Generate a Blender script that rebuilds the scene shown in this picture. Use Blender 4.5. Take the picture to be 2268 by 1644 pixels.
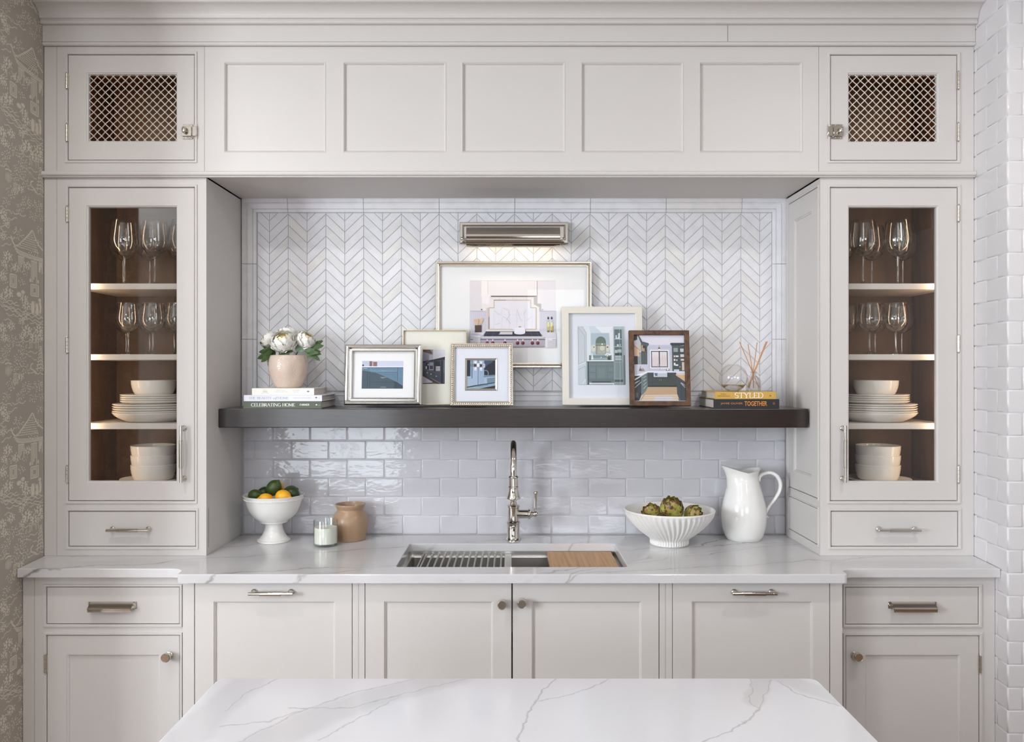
import bpy, bmesh, math, random
from mathutils import Vector, Matrix
from bpy import context as CTX

for o in list(bpy.data.objects):
    bpy.data.objects.remove(o, do_unlink=True)
SC = CTX.scene
COL = SC.collection
random.seed(7)
PI = math.pi

# ------------------------------------------------------------------ camera
F = 1788.0                 # focal length in pixels of the 2268 x 1644 frame
CX, CY = 1134.0, 822.0
EYE = 1.595                # height of the lens above the floor
cam = bpy.data.cameras.new('camera')
cam.sensor_width = 36.0
cam.lens = 36.0 * F / 2268.0
cam.clip_start = 0.05
camo = bpy.data.objects.new('camera', cam)
camo.location = (0, 0, EYE)
camo.rotation_euler = (math.radians(90), 0, 0)
COL.objects.link(camo)
SC.camera = camo

# ------------------------------------------------------------------ exposure, world and lights
SC.view_settings.view_transform = 'Standard'
SC.view_settings.look = 'None'
SC.view_settings.gamma = 1.0
SC.view_settings.use_curve_mapping = False
SC.view_settings.exposure = 0.44
SC.cycles.max_bounces = 10
SC.cycles.diffuse_bounces = 5
SC.cycles.glossy_bounces = 5
SC.cycles.transmission_bounces = 8
SC.cycles.transparent_max_bounces = 24
SC.cycles.caustics_reflective = False
SC.cycles.caustics_refractive = False
SC.cycles.sample_clamp_indirect = 6.0

W = bpy.data.worlds.new('world')
SC.world = W
W.use_nodes = True
bg = W.node_tree.nodes['Background']
bg.inputs[0].default_value = (0.80, 0.88, 1.0, 1)
bg.inputs[1].default_value = 0.6


def area(name, loc, aim, sx, sy, power, color=(1, 1, 1), spread=None):
    l = bpy.data.lights.new(name, 'AREA')
    l.shape = 'RECTANGLE'
    l.size, l.size_y = sx, sy
    l.energy = power
    l.color = color
    if spread:
        l.spread = spread
    o = bpy.data.objects.new(name, l)
    o.location = loc
    d = Vector(aim) - Vector(loc)
    o.rotation_euler = d.to_track_quat('-Z', 'Y').to_euler()
    COL.objects.link(o)
    return o


# daylight through the room's windows (behind the camera and on the left), and its ceiling downlights
area('rear_window_light', (-2.15, -3.685, 1.30), (-2.15, 3.0, 1.30), 1.5, 2.3, 52, (0.84, 0.92, 1.0))
area('rear_window_light', (0.95, -3.685, 2.12), (0.95, 3.0, 2.12), 1.6, 1.1, 40, (0.86, 0.93, 1.0))
area('left_window_light', (-4.08, -0.65, 1.75), (0.0, -0.65, 1.75), 1.9, 1.55, 185, (0.88, 0.94, 1.0))
DOWN = [(-1.40, 1.70), (1.40, 1.70), (-1.25, -0.6), (1.25, -0.6)]
for (dx, dy) in DOWN:
    area('downlight_lamp', (dx, dy, 2.935), (dx, dy, 0), 0.12, 0.12, 8.5, (1.0, 0.96, 0.93))


# ------------------------------------------------------------------ pixel <-> place helpers (measuring the photograph)
def sc(Y):
    return F / Y


def PX(px, Y):
    return (px - CX) * Y / F


def PZ(py, Y):
    return EYE - (py - CY) * Y / F


def RC(x0, y0, x1, y1, Y):
    """photo rectangle at depth Y -> (X0, X1, Z0, Z1)"""
    return (PX(x0, Y), PX(x1, Y), PZ(y1, Y), PZ(y0, Y))


def grow(R, d):
    return (R[0] - d, R[1] + d, R[2] - d, R[3] + d)


def lin(c):
    c = c / 255.0
    return c / 12.92 if c <= 0.04045 else ((c + 0.055) / 1.055) ** 2.4


def rgb(r, g, b):
    return (lin(r), lin(g), lin(b), 1.0)


# ------------------------------------------------------------------ bmesh helpers
def quad(bm, a, b, c, d):
    vs = [bm.verts.new(p) for p in (a, b, c, d)]
    return bm.faces.new(vs)


def box(bm, x0, x1, y0, y1, z0, z1):
    v = [bm.verts.new(p) for p in ((x0, y0, z0), (x1, y0, z0), (x1, y1, z0), (x0, y1, z0),
                                   (x0, y0, z1), (x1, y0, z1), (x1, y1, z1), (x0, y1, z1))]
    fs = []
    for f in ((0, 3, 2, 1), (4, 5, 6, 7), (0, 1, 5, 4), (1, 2, 6, 5), (2, 3, 7, 6), (3, 0, 4, 7)):
        fs.append(bm.faces.new([v[i] for i in f]))
    return v, fs


def bbox(bm, x0, x1, y0, y1, z0, z1, b=0.002, seg=1):
    v, fs = box(bm, x0, x1, y0, y1, z0, z1)
    es = list({e for f in fs for e in f.edges})
    bmesh.ops.bevel(bm, geom=es, offset=b, segments=seg, profile=0.5, affect='EDGES')


def rings(bm, rl, cap=True, capfirst=False):
    """nested rectangles in planes of constant y: (x0, x1, z0, z1, y)"""
    loops = []
    for (x0, x1, z0, z1, y) in rl:
        loops.append([bm.verts.new(p) for p in ((x0, y, z0), (x1, y, z0), (x1, y, z1), (x0, y, z1))])
    for a, b in zip(loops, loops[1:]):
        for i in range(4):
            j = (i + 1) % 4
            bm.faces.new((a[i], a[j], b[j], b[i]))
    if cap:
        bm.faces.new(loops[-1])
    if capfirst:
        bm.faces.new(loops[0][::-1])


def rr(R, d, y):
    """rectangle R shrunk by d, at y"""
    return (R[0] + d, R[1] - d, R[2] + d, R[3] - d, y)


def plate(bm, R, holes, y0, y1):
    """flat board from y0 (front) to y1 with rectangular holes"""
    xs = sorted({R[0], R[1]} | {h[0] for h in holes} | {h[1] for h in holes})
    zs = sorted({R[2], R[3]} | {h[2] for h in holes} | {h[3] for h in holes})
    xs = [x for x in xs if R[0] - 1e-9 <= x <= R[1] + 1e-9]
    zs = [z for z in zs if R[2] - 1e-9 <= z <= R[3] + 1e-9]

    def solid(i, k):
        if i < 0 or k < 0 or i >= len(xs) - 1 or k >= len(zs) - 1:
            return False
        cx, cz = (xs[i] + xs[i + 1]) / 2, (zs[k] + zs[k + 1]) / 2
        return not any(h[0] < cx < h[1] and h[2] < cz < h[3] for h in holes)
    for i in range(len(xs) - 1):
        for k in range(len(zs) - 1):
            if not solid(i, k):
                continue
            a, b, c, d = xs[i], xs[i + 1], zs[k], zs[k + 1]
            quad(bm, (a, y0, c), (b, y0, c), (b, y0, d), (a, y0, d))
            quad(bm, (a, y1, c), (a, y1, d), (b, y1, d), (b, y1, c))
            if not solid(i - 1, k):
                quad(bm, (a, y0, c), (a, y0, d), (a, y1, d), (a, y1, c))
            if not solid(i + 1, k):
                quad(bm, (b, y0, c), (b, y1, c), (b, y1, d), (b, y0, d))
            if not solid(i, k - 1):
                quad(bm, (a, y0, c), (a, y1, c), (b, y1, c), (b, y0, c))
            if not solid(i, k + 1):
                quad(bm, (a, y0, d), (b, y0, d), (b, y1, d), (a, y1, d))


def lathe(bm, prof, seg=32, M=None, smooth=True):
    M = M or Matrix.Identity(4)
    loops = []
    for (r, z) in prof:
        if r < 1e-6:
            loops.append([bm.verts.new(M @ Vector((0, 0, z)))])
        else:
            loops.append([bm.verts.new(M @ Vector((r * math.cos(2 * PI * i / seg), r * math.sin(2 * PI * i / seg), z)))
                          for i in range(seg)])
    for a, b in zip(loops, loops[1:]):
        if len(a) == 1 and len(b) == 1:
            continue
        for i in range(seg):
            j = (i + 1) % seg
            if len(a) == 1:
                f = bm.faces.new((a[0], b[j], b[i]))
            elif len(b) == 1:
                f = bm.faces.new((a[i], a[j], b[0]))
            else:
                f = bm.faces.new((a[i], a[j], b[j], b[i]))
            f.smooth = smooth


def T(x, y, z):
    return Matrix.Translation((x, y, z))


def ROT(a, ax):
    return Matrix.Rotation(a, 4, ax)


AX_Y = ROT(PI / 2, 'X')       # lathe axis +z -> -y (towards the camera)
AX_X = ROT(PI / 2, 'Y')       # lathe axis +z -> +x


def tube(bm, pts, r, seg=10, caps=True):
    pts = [Vector(p) for p in pts]
    n = len(pts)
    rs = r if isinstance(r, (list, tuple)) else [r] * n
    t0 = (pts[1] - pts[0]).normalized()
    up = Vector((0, 0, 1)) if abs(t0.z) < 0.9 else Vector((1, 0, 0))
    nrm = (up - t0 * up.dot(t0)).normalized()
    loops = []
    for i in range(n):
        if i == 0:
            t = t0
        elif i == n - 1:
            t = (pts[i] - pts[i - 1]).normalized()
        else:
            t = ((pts[i + 1] - pts[i]).normalized() + (pts[i] - pts[i - 1]).normalized()).normalized()
        nrm = (nrm - t * nrm.dot(t)).normalized()
        bi = t.cross(nrm)
        loops.append([bm.verts.new(pts[i] + (nrm * math.cos(2 * PI * k / seg) + bi * math.sin(2 * PI * k / seg)) * rs[i])
                      for k in range(seg)])
    for a, b in zip(loops, loops[1:]):
        for k in range(seg):
            j = (k + 1) % seg
            bm.faces.new((a[k], a[j], b[j], b[k])).smooth = True
    if caps:
        bm.faces.new(loops[0][::-1])
        bm.faces.new(loops[-1])


def smooth_pts(pts, n=6):
    """Catmull-Rom through pts"""
    P = [Vector(p) for p in pts]
    P = [P[0] * 2 - P[1]] + P + [P[-1] * 2 - P[-2]]
    out = []
    for i in range(1, len(P) - 2):
        for k in range(n):
            t = k / n
            a, b, c, d = P[i - 1], P[i], P[i + 1], P[i + 2]
            out.append(0.5 * ((2 * b) + (c - a) * t + (2 * a - 5 * b + 4 * c - d) * t * t + (3 * b - a - 3 * c + d) * t ** 3))
    out.append(P[-2])
    return out


def sphere(bm, c, r, seg=12, rings_=8, sx=1, sy=1, sz=1):
    prof = [(r * math.sin(PI * i / rings_), -r * math.cos(PI * i / rings_)) for i in range(rings_ + 1)]
    prof[0] = (0, -r)
    prof[-1] = (0, r)
    lathe(bm, prof, seg, T(*c) @ Matrix.Diagonal((sx, sy, sz, 1)))


def mesh_of(name, bm, angle=38, recalc=True):
    if recalc:
        bmesh.ops.recalc_face_normals(bm, faces=bm.faces)
    me = bpy.data.meshes.new(name)
    bm.to_mesh(me)
    bm.free()
    if angle and any(p.use_smooth for p in me.polygons):
        me.set_sharp_from_angle(angle=math.radians(angle))
    return me


def link(o, parent=None):
    COL.objects.link(o)
    if parent is not None:
        o.parent = parent
    return o


def obj(name, bm, mat, parent=None, angle=38):
    me = bm if isinstance(bm, bpy.types.Mesh) else mesh_of(name, bm, angle)
    if mat is not None and not me.materials:
        me.materials.append(mat)
    return link(bpy.data.objects.new(name, me), parent)


def thing(name, label, cat, loc=(0, 0, 0), rotz=0, group=None):
    o = bpy.data.objects.new(name, None)
    o.empty_display_size = 0.05
    o.location = loc
    o.rotation_euler = (0, 0, rotz)
    link(o)
    return tag(o, label, cat, group)


def tag(o, label, cat, group=None):
    o['label'] = label
    o['category'] = cat
    if group:
        o['group'] = group
    return o


def struct(name, bm, mat):
    o = obj(name, bm, mat)
    o['kind'] = 'structure'
    return o


def NB():
    return bmesh.new()


# ------------------------------------------------------------------ material helpers
def base_mat(name):
    m = bpy.data.materials.new(name)
    m.use_nodes = True
    nt = m.node_tree
    b = nt.nodes['Principled BSDF']
    return m, nt, b


def N(nt, kind, **kw):
    n = nt.nodes.new(kind)
    for k, v in kw.items():
        setattr(n, k, v)
    return n


def mat(name, col, rough=0.5, metal=0.0, coat=0.0, spec=0.5, noise=None, bump=None, sub=0.0, coat_rough=0.05):
    """noise = (scale, amount): mottled colour; bump = (scale, strength, distance)"""
    m, nt, b = base_mat(name)
    b.inputs['Base Color'].default_value = col
    b.inputs['Roughness'].default_value = rough
    b.inputs['Metallic'].default_value = metal
    b.inputs['Specular IOR Level'].default_value = spec
    b.inputs['Coat Weight'].default_value = coat
    b.inputs['Coat Roughness'].default_value = coat_rough
    if sub:
        b.inputs['Subsurface Weight'].default_value = sub
        b.inputs['Subsurface Radius'].default_value = (0.01, 0.008, 0.006)
    if noise or bump:
        tc = N(nt, 'ShaderNodeTexCoord')
    if noise:
        n = N(nt, 'ShaderNodeTexNoise')
        n.inputs['Scale'].default_value = noise[0]
        n.inputs['Detail'].default_value = 6
        nt.links.new(tc.outputs['Object'], n.inputs['Vector'])
        mx = N(nt, 'ShaderNodeMix', data_type='RGBA')
        k = noise[1]
        mx.inputs[6].default_value = (col[0] * (1 - k), col[1] * (1 - k), col[2] * (1 - k), 1)
        mx.inputs[7].default_value = (min(1, col[0] * (1 + k)), min(1, col[1] * (1 + k)), min(1, col[2] * (1 + k)), 1)
        nt.links.new(n.outputs['Fac'], mx.inputs[0])
        nt.links.new(mx.outputs[2], b.inputs['Base Color'])
    if bump:
        n = N(nt, 'ShaderNodeTexNoise')
        n.inputs['Scale'].default_value = bump[0]
        n.inputs['Detail'].default_value = 4
        nt.links.new(tc.outputs['Object'], n.inputs['Vector'])
        bp = N(nt, 'ShaderNodeBump')
        bp.inputs['Strength'].default_value = bump[1]
        bp.inputs['Distance'].default_value = bump[2]
        nt.links.new(n.outputs['Fac'], bp.inputs['Height'])
        nt.links.new(bp.outputs['Normal'], b.inputs['Normal'])
    return m


def wood(name, dark, light, scale=(2, 2, 40), rough=0.5, coat=0.0, dist=2.0, nscale=3.0):
    m, nt, b = base_mat(name)
    tc = N(nt, 'ShaderNodeTexCoord')
    mp = N(nt, 'ShaderNodeMapping')
    mp.inputs['Scale'].default_value = scale
    nt.links.new(tc.outputs['Object'], mp.inputs['Vector'])
    n = N(nt, 'ShaderNodeTexNoise')
    n.inputs['Scale'].default_value = nscale
    n.inputs['Detail'].default_value = 8
    n.inputs['Distortion'].default_value = dist
    nt.links.new(mp.outputs['Vector'], n.inputs['Vector'])
    cr = N(nt, 'ShaderNodeValToRGB')
    cr.color_ramp.elements[0].color = dark
    cr.color_ramp.elements[1].color = light
    cr.color_ramp.elements[0].position = 0.3
    cr.color_ramp.elements[1].position = 0.7
    nt.links.new(n.outputs['Fac'], cr.inputs['Fac'])
    nt.links.new(cr.outputs['Color'], b.inputs['Base Color'])
    b.inputs['Roughness'].default_value = rough
    b.inputs['Coat Weight'].default_value = coat
    b.inputs['Coat Roughness'].default_value = 0.12
    return m


def M_(nt, op, a, b=None, clamp=False):
    n = N(nt, 'ShaderNodeMath', operation=op)
    n.use_clamp = clamp
    for i, v in enumerate((a, b)):
        if v is None:
            continue
        if isinstance(v, (int, float)):
            n.inputs[i].default_value = v
        else:
            nt.links.new(v, n.inputs[i])
    return n.outputs[0]


def thin_glass(name, tint=(1, 1, 1, 1), refl=1.0, ior=1.5, rough=0.0):
    m = bpy.data.materials.new(name)
    m.use_nodes = True
    nt = m.node_tree
    nt.nodes.clear()
    out = N(nt, 'ShaderNodeOutputMaterial')
    tr = N(nt, 'ShaderNodeBsdfTransparent')
    tr.inputs[0].default_value = tint
    gl = N(nt, 'ShaderNodeBsdfGlossy')
    gl.inputs['Roughness'].default_value = rough
    lw = N(nt, 'ShaderNodeLayerWeight')
    lw.inputs[0].default_value = 0.5
    f0 = ((ior - 1) / (ior + 1)) ** 2
    fz5 = M_(nt, 'POWER', lw.outputs['Facing'], 4.5)
    frv = M_(nt, 'ADD', f0, M_(nt, 'MULTIPLY', fz5, 1 - f0))
    mu = N(nt, 'ShaderNodeMath', operation='MULTIPLY')
    mu.inputs[1].default_value = refl
    mu.use_clamp = True
    mx = N(nt, 'ShaderNodeMixShader')
    nt.links.new(frv, mu.inputs[0])
    nt.links.new(mu.outputs[0], mx.inputs[0])
    nt.links.new(tr.outputs[0], mx.inputs[1])
    nt.links.new(gl.outputs[0], mx.inputs[2])
    nt.links.new(mx.outputs[0], out.inputs[0])
    return m


def emit(name, col, strength):
    m = bpy.data.materials.new(name)
    m.use_nodes = True
    nt = m.node_tree
    nt.nodes.clear()
    out = N(nt, 'ShaderNodeOutputMaterial')
    e = N(nt, 'ShaderNodeEmission')
    e.inputs[0].default_value = col
    e.inputs[1].default_value = strength
    nt.links.new(e.outputs[0], out.inputs[0])
    return m


def V_(nt, op, a, b=None, out=0):
    n = N(nt, 'ShaderNodeVectorMath', operation=op)
    for i, v in enumerate((a, b)):
        if v is None:
            continue
        if isinstance(v, (tuple, list)):
            n.inputs[i].default_value = v
        elif op == 'SCALE' and i == 1:
            if isinstance(v, (int, float)):
                n.inputs['Scale'].default_value = v
            else:
                nt.links.new(v, n.inputs['Scale'])
        else:
            nt.links.new(v, n.inputs[i])
    return n.outputs[1] if out == 1 else n.outputs[0]


def quartz(name, base, lines=(), segs=(), rough=0.18, grey=(150, 148, 146), bands=()):
    """white quartz slab: lines = (angle deg, offset, half width, strength) and segs = (ax, ay, bx, by, half width, strength)
    on the X-Y plan, all wandering with noise; bands = the same as segs but broad and pale"""
    m, nt, b = base_mat(name)
    geo = N(nt, 'ShaderNodeNewGeometry')
    pos = geo.outputs['Position']

    def nz(scale, detail=5):
        n = N(nt, 'ShaderNodeTexNoise')
        n.inputs['Scale'].default_value = scale
        n.inputs['Detail'].default_value = detail
        nt.links.new(pos, n.inputs['Vector'])
        return n
    w1 = V_(nt, 'SCALE', V_(nt, 'SUBTRACT', nz(4.0, 3).outputs['Color'], (0.5, 0.5, 0.5)), 0.13)
    w2 = V_(nt, 'SCALE', V_(nt, 'SUBTRACT', nz(38.0, 5).outputs['Color'], (0.5, 0.5, 0.5)), 0.022)
    p = V_(nt, 'ADD', V_(nt, 'ADD', pos, w1), w2)
    ps = V_(nt, 'ADD', V_(nt, 'ADD', pos, V_(nt, 'SCALE', w1, 0.22)), w2)
    p2 = V_(nt, 'MULTIPLY', ps, (1, 1, 0))
    mask = nz(5.0, 3).outputs['Fac']
    total = None

    def add(v):
        nonlocal total
        total = v if total is None else M_(nt, 'MAXIMUM', total, v)
    for (ang, off, hw, st) in lines:
        a = math.radians(ang)
        d = V_(nt, 'DOT_PRODUCT', p, (-math.sin(a), math.cos(a), 0.55), out=1)
        d = M_(nt, 'ABSOLUTE', M_(nt, 'SUBTRACT', d, off))
        v = M_(nt, 'SUBTRACT', 1.0, M_(nt, 'DIVIDE', d, hw), clamp=True)
        mk = M_(nt, 'MULTIPLY', M_(nt, 'SUBTRACT', mask, 0.30), 3.0, clamp=True)
        add(M_(nt, 'MULTIPLY', M_(nt, 'MULTIPLY', v, mk), st))
        sh = M_(nt, 'SUBTRACT', 1.0, M_(nt, 'DIVIDE', d, hw * 14), clamp=True)
        add(M_(nt, 'MULTIPLY', M_(nt, 'MULTIPLY', sh, mk), st * 0.16))
    for k, lst in enumerate((segs, bands)):
        for (ax, ay, bx, by, hw, st) in lst:
            ba = Vector((bx - ax, by - ay, 0))
            pa = V_(nt, 'SUBTRACT', p2, (ax, ay, 0))
            h = M_(nt, 'DIVIDE', V_(nt, 'DOT_PRODUCT', pa, tuple(ba), out=1), ba.length_squared, clamp=True)
            d = V_(nt, 'LENGTH', V_(nt, 'SUBTRACT', pa, V_(nt, 'SCALE', tuple(ba), h)), out=1)
            if k == 0:
                v = M_(nt, 'SUBTRACT', 1.0, M_(nt, 'DIVIDE', d, hw), clamp=True)
            else:
                v = M_(nt, 'MULTIPLY', M_(nt, 'SUBTRACT', 1.0, M_(nt, 'DIVIDE', d, hw), clamp=True), 2.5, clamp=True)
            add(M_(nt, 'MULTIPLY', v, st))
    cl = nz(2.0, 4).outputs['Fac']
    mx0 = N(nt, 'ShaderNodeMix', data_type='RGBA')
    mx0.inputs[6].default_value = (base[0] * 0.95, base[1] * 0.95, base[2] * 0.955, 1)
    mx0.inputs[7].default_value = base
    nt.links.new(cl, mx0.inputs[0])
    mx = N(nt, 'ShaderNodeMix', data_type='RGBA')
    nt.links.new(mx0.outputs[2], mx.inputs[6])
    mx.inputs[7].default_value = rgb(*grey)
    nt.links.new(total, mx.inputs[0])
    nt.links.new(mx.outputs[2], b.inputs['Base Color'])
    b.inputs['Roughness'].default_value = rough
    return m


def marble_tile(name, base, warm, vein, rough=0.35):
    """each tile its own shade through Object Info random"""
    m, nt, b = base_mat(name)
    oi = N(nt, 'ShaderNodeObjectInfo')
    geo = N(nt, 'ShaderNodeNewGeometry')
    n = N(nt, 'ShaderNodeTexNoise')
    n.noise_dimensions = '4D'
    n.inputs['Scale'].default_value = 14
    n.inputs['Detail'].default_value = 6
    n.inputs['Distortion'].default_value = 1.2
    nt.links.new(geo.outputs['Position'], n.inputs['Vector'])
    nt.links.new(M_(nt, 'MULTIPLY', oi.outputs['Random'], 40.0), n.inputs['W'])
    cr = N(nt, 'ShaderNodeValToRGB')
    cr.color_ramp.elements[0].position = 0.42
    cr.color_ramp.elements[0].color = (0, 0, 0, 1)
    cr.color_ramp.elements[1].position = 0.75
    cr.color_ramp.elements[1].color = (1, 1, 1, 1)
    nt.links.new(n.outputs['Fac'], cr.inputs['Fac'])
    rw = M_(nt, 'MULTIPLY', M_(nt, 'POWER', oi.outputs['Random'], 3.0), 0.55)
    mx1 = N(nt, 'ShaderNodeMix', data_type='RGBA')
    mx1.inputs[6].default_value = base
    mx1.inputs[7].default_value = warm
    nt.links.new(rw, mx1.inputs[0])
    mx2 = N(nt, 'ShaderNodeMix', data_type='RGBA')
    nt.links.new(mx1.outputs[2], mx2.inputs[6])
    mx2.inputs[7].default_value = vein
    nt.links.new(M_(nt, 'MULTIPLY', cr.outputs['Color'], 0.45), mx2.inputs[0])
    hs = N(nt, 'ShaderNodeHueSaturation')
    frac = M_(nt, 'FRACT', M_(nt, 'MULTIPLY', oi.outputs['Random'], 17.31))
    nt.links.new(M_(nt, 'ADD', 0.95, M_(nt, 'MULTIPLY', frac, 0.07)), hs.inputs['Value'])
    nt.links.new(mx2.outputs[2], hs.inputs['Color'])
    nt.links.new(hs.outputs['Color'], b.inputs['Base Color'])
    b.inputs['Roughness'].default_value = rough
    return m


def glazed(name, col, bump_s=15.0, dist=0.0030, rough=0.05):
    """hand-made glazed tile: wavy gloss surface"""
    m, nt, b = base_mat(name)
    oi = N(nt, 'ShaderNodeObjectInfo')
    geo = N(nt, 'ShaderNodeNewGeometry')
    b.inputs['Roughness'].default_value = rough
    h = N(nt, 'ShaderNodeHueSaturation')
    h.inputs['Color'].default_value = col
    nt.links.new(M_(nt, 'ADD', 0.965, M_(nt, 'MULTIPLY', oi.outputs['Random'], 0.06)), h.inputs['Value'])
    nt.links.new(h.outputs['Color'], b.inputs['Base Color'])
    mp = N(nt, 'ShaderNodeMapping')
    mp.inputs['Scale'].default_value = (0.8, 0.8, 1.9)
    nt.links.new(geo.outputs['Position'], mp.inputs['Vector'])
    n = N(nt, 'ShaderNodeTexNoise')
    n.noise_dimensions = '4D'
    n.inputs['Scale'].default_value = bump_s
    n.inputs['Detail'].default_value = 3
    n.inputs['Roughness'].default_value = 0.55
    nt.links.new(mp.outputs['Vector'], n.inputs['Vector'])
    nt.links.new(M_(nt, 'MULTIPLY', oi.outputs['Random'], 50.0), n.inputs['W'])
    bp = N(nt, 'ShaderNodeBump')
    bp.inputs['Strength'].default_value = 0.55
    bp.inputs['Distance'].default_value = dist
    nt.links.new(n.outputs['Fac'], bp.inputs['Height'])
    nt.links.new(bp.outputs['Normal'], b.inputs['Normal'])
    return m


PAINT = mat('cabinet_paint', rgb(208, 204, 201), 0.42, spec=0.4)
PAINT_IN = wood('cabinet_interior_wood', rgb(84, 58, 40), rgb(106, 76, 54), (3, 3, 0.6), 0.45)
SHADED_IN = wood('shaded_interior_wood', rgb(58, 34, 20), rgb(78, 48, 29), (3, 3, 0.6), 0.45)  # tower interior wood again, with the mesh cupboards' shade put into its colour
PAINT_SHELF = mat('shelf_paint', rgb(214, 207, 200), 0.4)
MARBLE = marble_tile('marble_tile', rgb(230, 230, 234), rgb(230, 227, 218), rgb(204, 204, 208))
GROUT = mat('grout', rgb(186, 185, 186), 0.9)
GROUT_W = mat('white_grout', rgb(216, 215, 217), 0.9)
GLAZE = glazed('glazed_tile', rgb(203, 202, 207))
GLAZE_R = glazed('glazed_white_tile', rgb(220, 218, 220), 8.0, 0.002, 0.16)
NICKEL = mat('polished_nickel', (0.66, 0.62, 0.56, 1), 0.06, 1.0)
WIRE = mat('grille_wire', (0.72, 0.68, 0.62, 1), 0.5, 0.75)
NICKEL_S = mat('satin_nickel', (0.66, 0.62, 0.56, 1), 0.22, 1.0)
STEEL = mat('brushed_steel', (0.66, 0.64, 0.61, 1), 0.34, 1.0)
RACKM = mat('rack_steel', (0.36, 0.35, 0.33, 1), 0.35, 1.0)
DARKGAP = mat('dark_gap', rgb(60, 54, 50), 0.9)
SHELFWOOD = wood('espresso_wood', (0.011, 0.006, 0.0045, 1), (0.026, 0.014, 0.010, 1), (1.2, 6, 14), 0.34, 0.5, nscale=4)
GLASS = thin_glass('clear_glass', (0.98, 0.98, 0.975, 1), 2.0)
STEMGLASS = thin_glass('stem_glass', (0.86, 0.86, 0.85, 1), 3.6)
PANE = thin_glass('window_pane', (0.97, 0.97, 0.965, 1), 1.0)
GLAZING = thin_glass('picture_glazing', (0.99, 0.99, 0.99, 1), 0.35)
CERAMIC = mat('white_glazed_ceramic', rgb(236, 235, 232), 0.10, noise=(12, 0.01))
DISH = mat('white_stoneware', rgb(238, 233, 226), 0.16)
MATTE = mat('matte_white_ceramic', rgb(234, 232, 229), 0.7, bump=(60, 0.2, 0.001))
TAN = mat('tan_stoneware', rgb(168, 138, 110), 0.32, noise=(160, 0.10), bump=(90, 0.15, 0.0006))
BLUSH = None
WAX = mat('candle_wax', rgb(248, 245, 232), 0.5, sub=0.3)
BAMBOO = wood('bamboo', rgb(176, 132, 88), rgb(206, 166, 120), (40, 1.5, 1), 0.5, dist=0.6, nscale=2)
FLOORW = wood('oak_floor', rgb(104, 78, 56), rgb(142, 112, 84), (12, 0.8, 1), 0.45)
CEILW = mat('ceiling_paint', rgb(238, 237, 235), 0.8)
WALLD = mat('rear_wall_paint', rgb(96, 88, 80), 0.7)
WALLP = mat('room_wall_paint', rgb(222, 222, 222), 0.8)
WPBG = mat('wallpaper_ground', rgb(172, 164, 153), 0.75)
WPINK = mat('wallpaper_ink', rgb(220, 213, 197), 0.7)
CTOP = quartz('quartz_counter', rgb(212, 211, 212),
              lines=[(17, 3.62, 0.008, 1.0), (24, 2.95, 0.007, .95), (14, 3.36, 0.006, .85), (32, 3.95, 0.008, .9), (22, 3.05, .005, .8),
                     (150, 2.2, 0.006, 0.7), (20, 3.82, 0.006, 0.85), (28, 3.20, 0.006, 0.85), (40, 2.45, 0.007, 0.85), (12, 3.10, .005, .8)], grey=(128, 124, 120), rough=0.13)


def isl(px, py):
    Y = F * 0.68 / (py - CY)
    return (PX(px, Y), Y)


def isegs(pl, hw, st):
    out = []
    for a, b in zip(pl, pl[1:]):
        (ax, ay), (bx, by) = isl(*a), isl(*b)
        out.append((ax, ay, bx, by, hw, st))
    return out


ITOP = quartz('quartz_island', rgb(218, 218, 222),
              segs=(isegs([(931, 1502), (782, 1535), (671, 1575), (500, 1660)], 0.0035, 0.55)
                    + isegs([(1040, 1502), (886, 1540), (782, 1568), (640, 1570)], 0.004, 0.6)
                    + isegs([(886, 1541), (800, 1590), (700, 1640)], 0.003, 0.5)
                    + isegs([(1231, 1502), (1206, 1530), (1190, 1558), (1160, 1610), (1135, 1660)], 0.0032, 0.62)
                    + isegs([(1352, 1502), (1270, 1540), (1190, 1558)], 0.0028, 0.55)
                    + isegs([(1661, 1502), (1668, 1530), (1658, 1556), (1682, 1570), (1700, 1530), (1712, 1508)], 0.003, 0.6)
                    + isegs([(1682, 1570), (1660, 1595), (1610, 1622), (1545, 1650)], 0.0035, 0.6)
                    + isegs([(1725, 1510), (1760, 1534), (1800, 1548), (1860, 1565)], 0.003, 0.6)
                    + isegs([(620, 1502), (545, 1535), (500, 1575)], 0.004, 0.5)
                    + isegs([(490, 1612), (600, 1598), (660, 1578)], 0.0035, 0.5)),
              bands=(isegs([(1000, 1502), (830, 1545), (700, 1590), (560, 1660)], 0.055, 0.20)
                     + isegs([(560, 1502), (470, 1580), (420, 1640)], 0.05, 0.17)
                     + isegs([(1690, 1505), (1672, 1555)], 0.028, 0.20)
                     + isegs([(1740, 1506), (1860, 1550)], 0.035, 0.18)),
              rough=0.12)

# ================================================================== SETTING
YB, YU = 3.36, 2.97          # face of the tiles / face of the wall cabinets
YS, YC = 2.815, 2.735        # faces of the side and the middle base cabinets
ZC = 0.915                   # worktop height
ZTOP = 2.965                 # ceiling


def XL(Y):
    return -1.7226 + (2.97 - Y) * 0.10


def XR(Y):
    return 1.700 - (2.97 - Y) * 0.10


def prism(bm, pts, z0, z1):
    a = [bm.verts.new((x, y, z0)) for x, y in pts]
    b = [bm.verts.new((x, y, z1)) for x, y in pts]
    n = len(pts)
    for i in range(n):
        j = (i + 1) % n
        bm.faces.new((a[i], a[j], b[j], b[i]))
    bm.faces.new(a[::-1])
    bm.faces.new(b)


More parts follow.
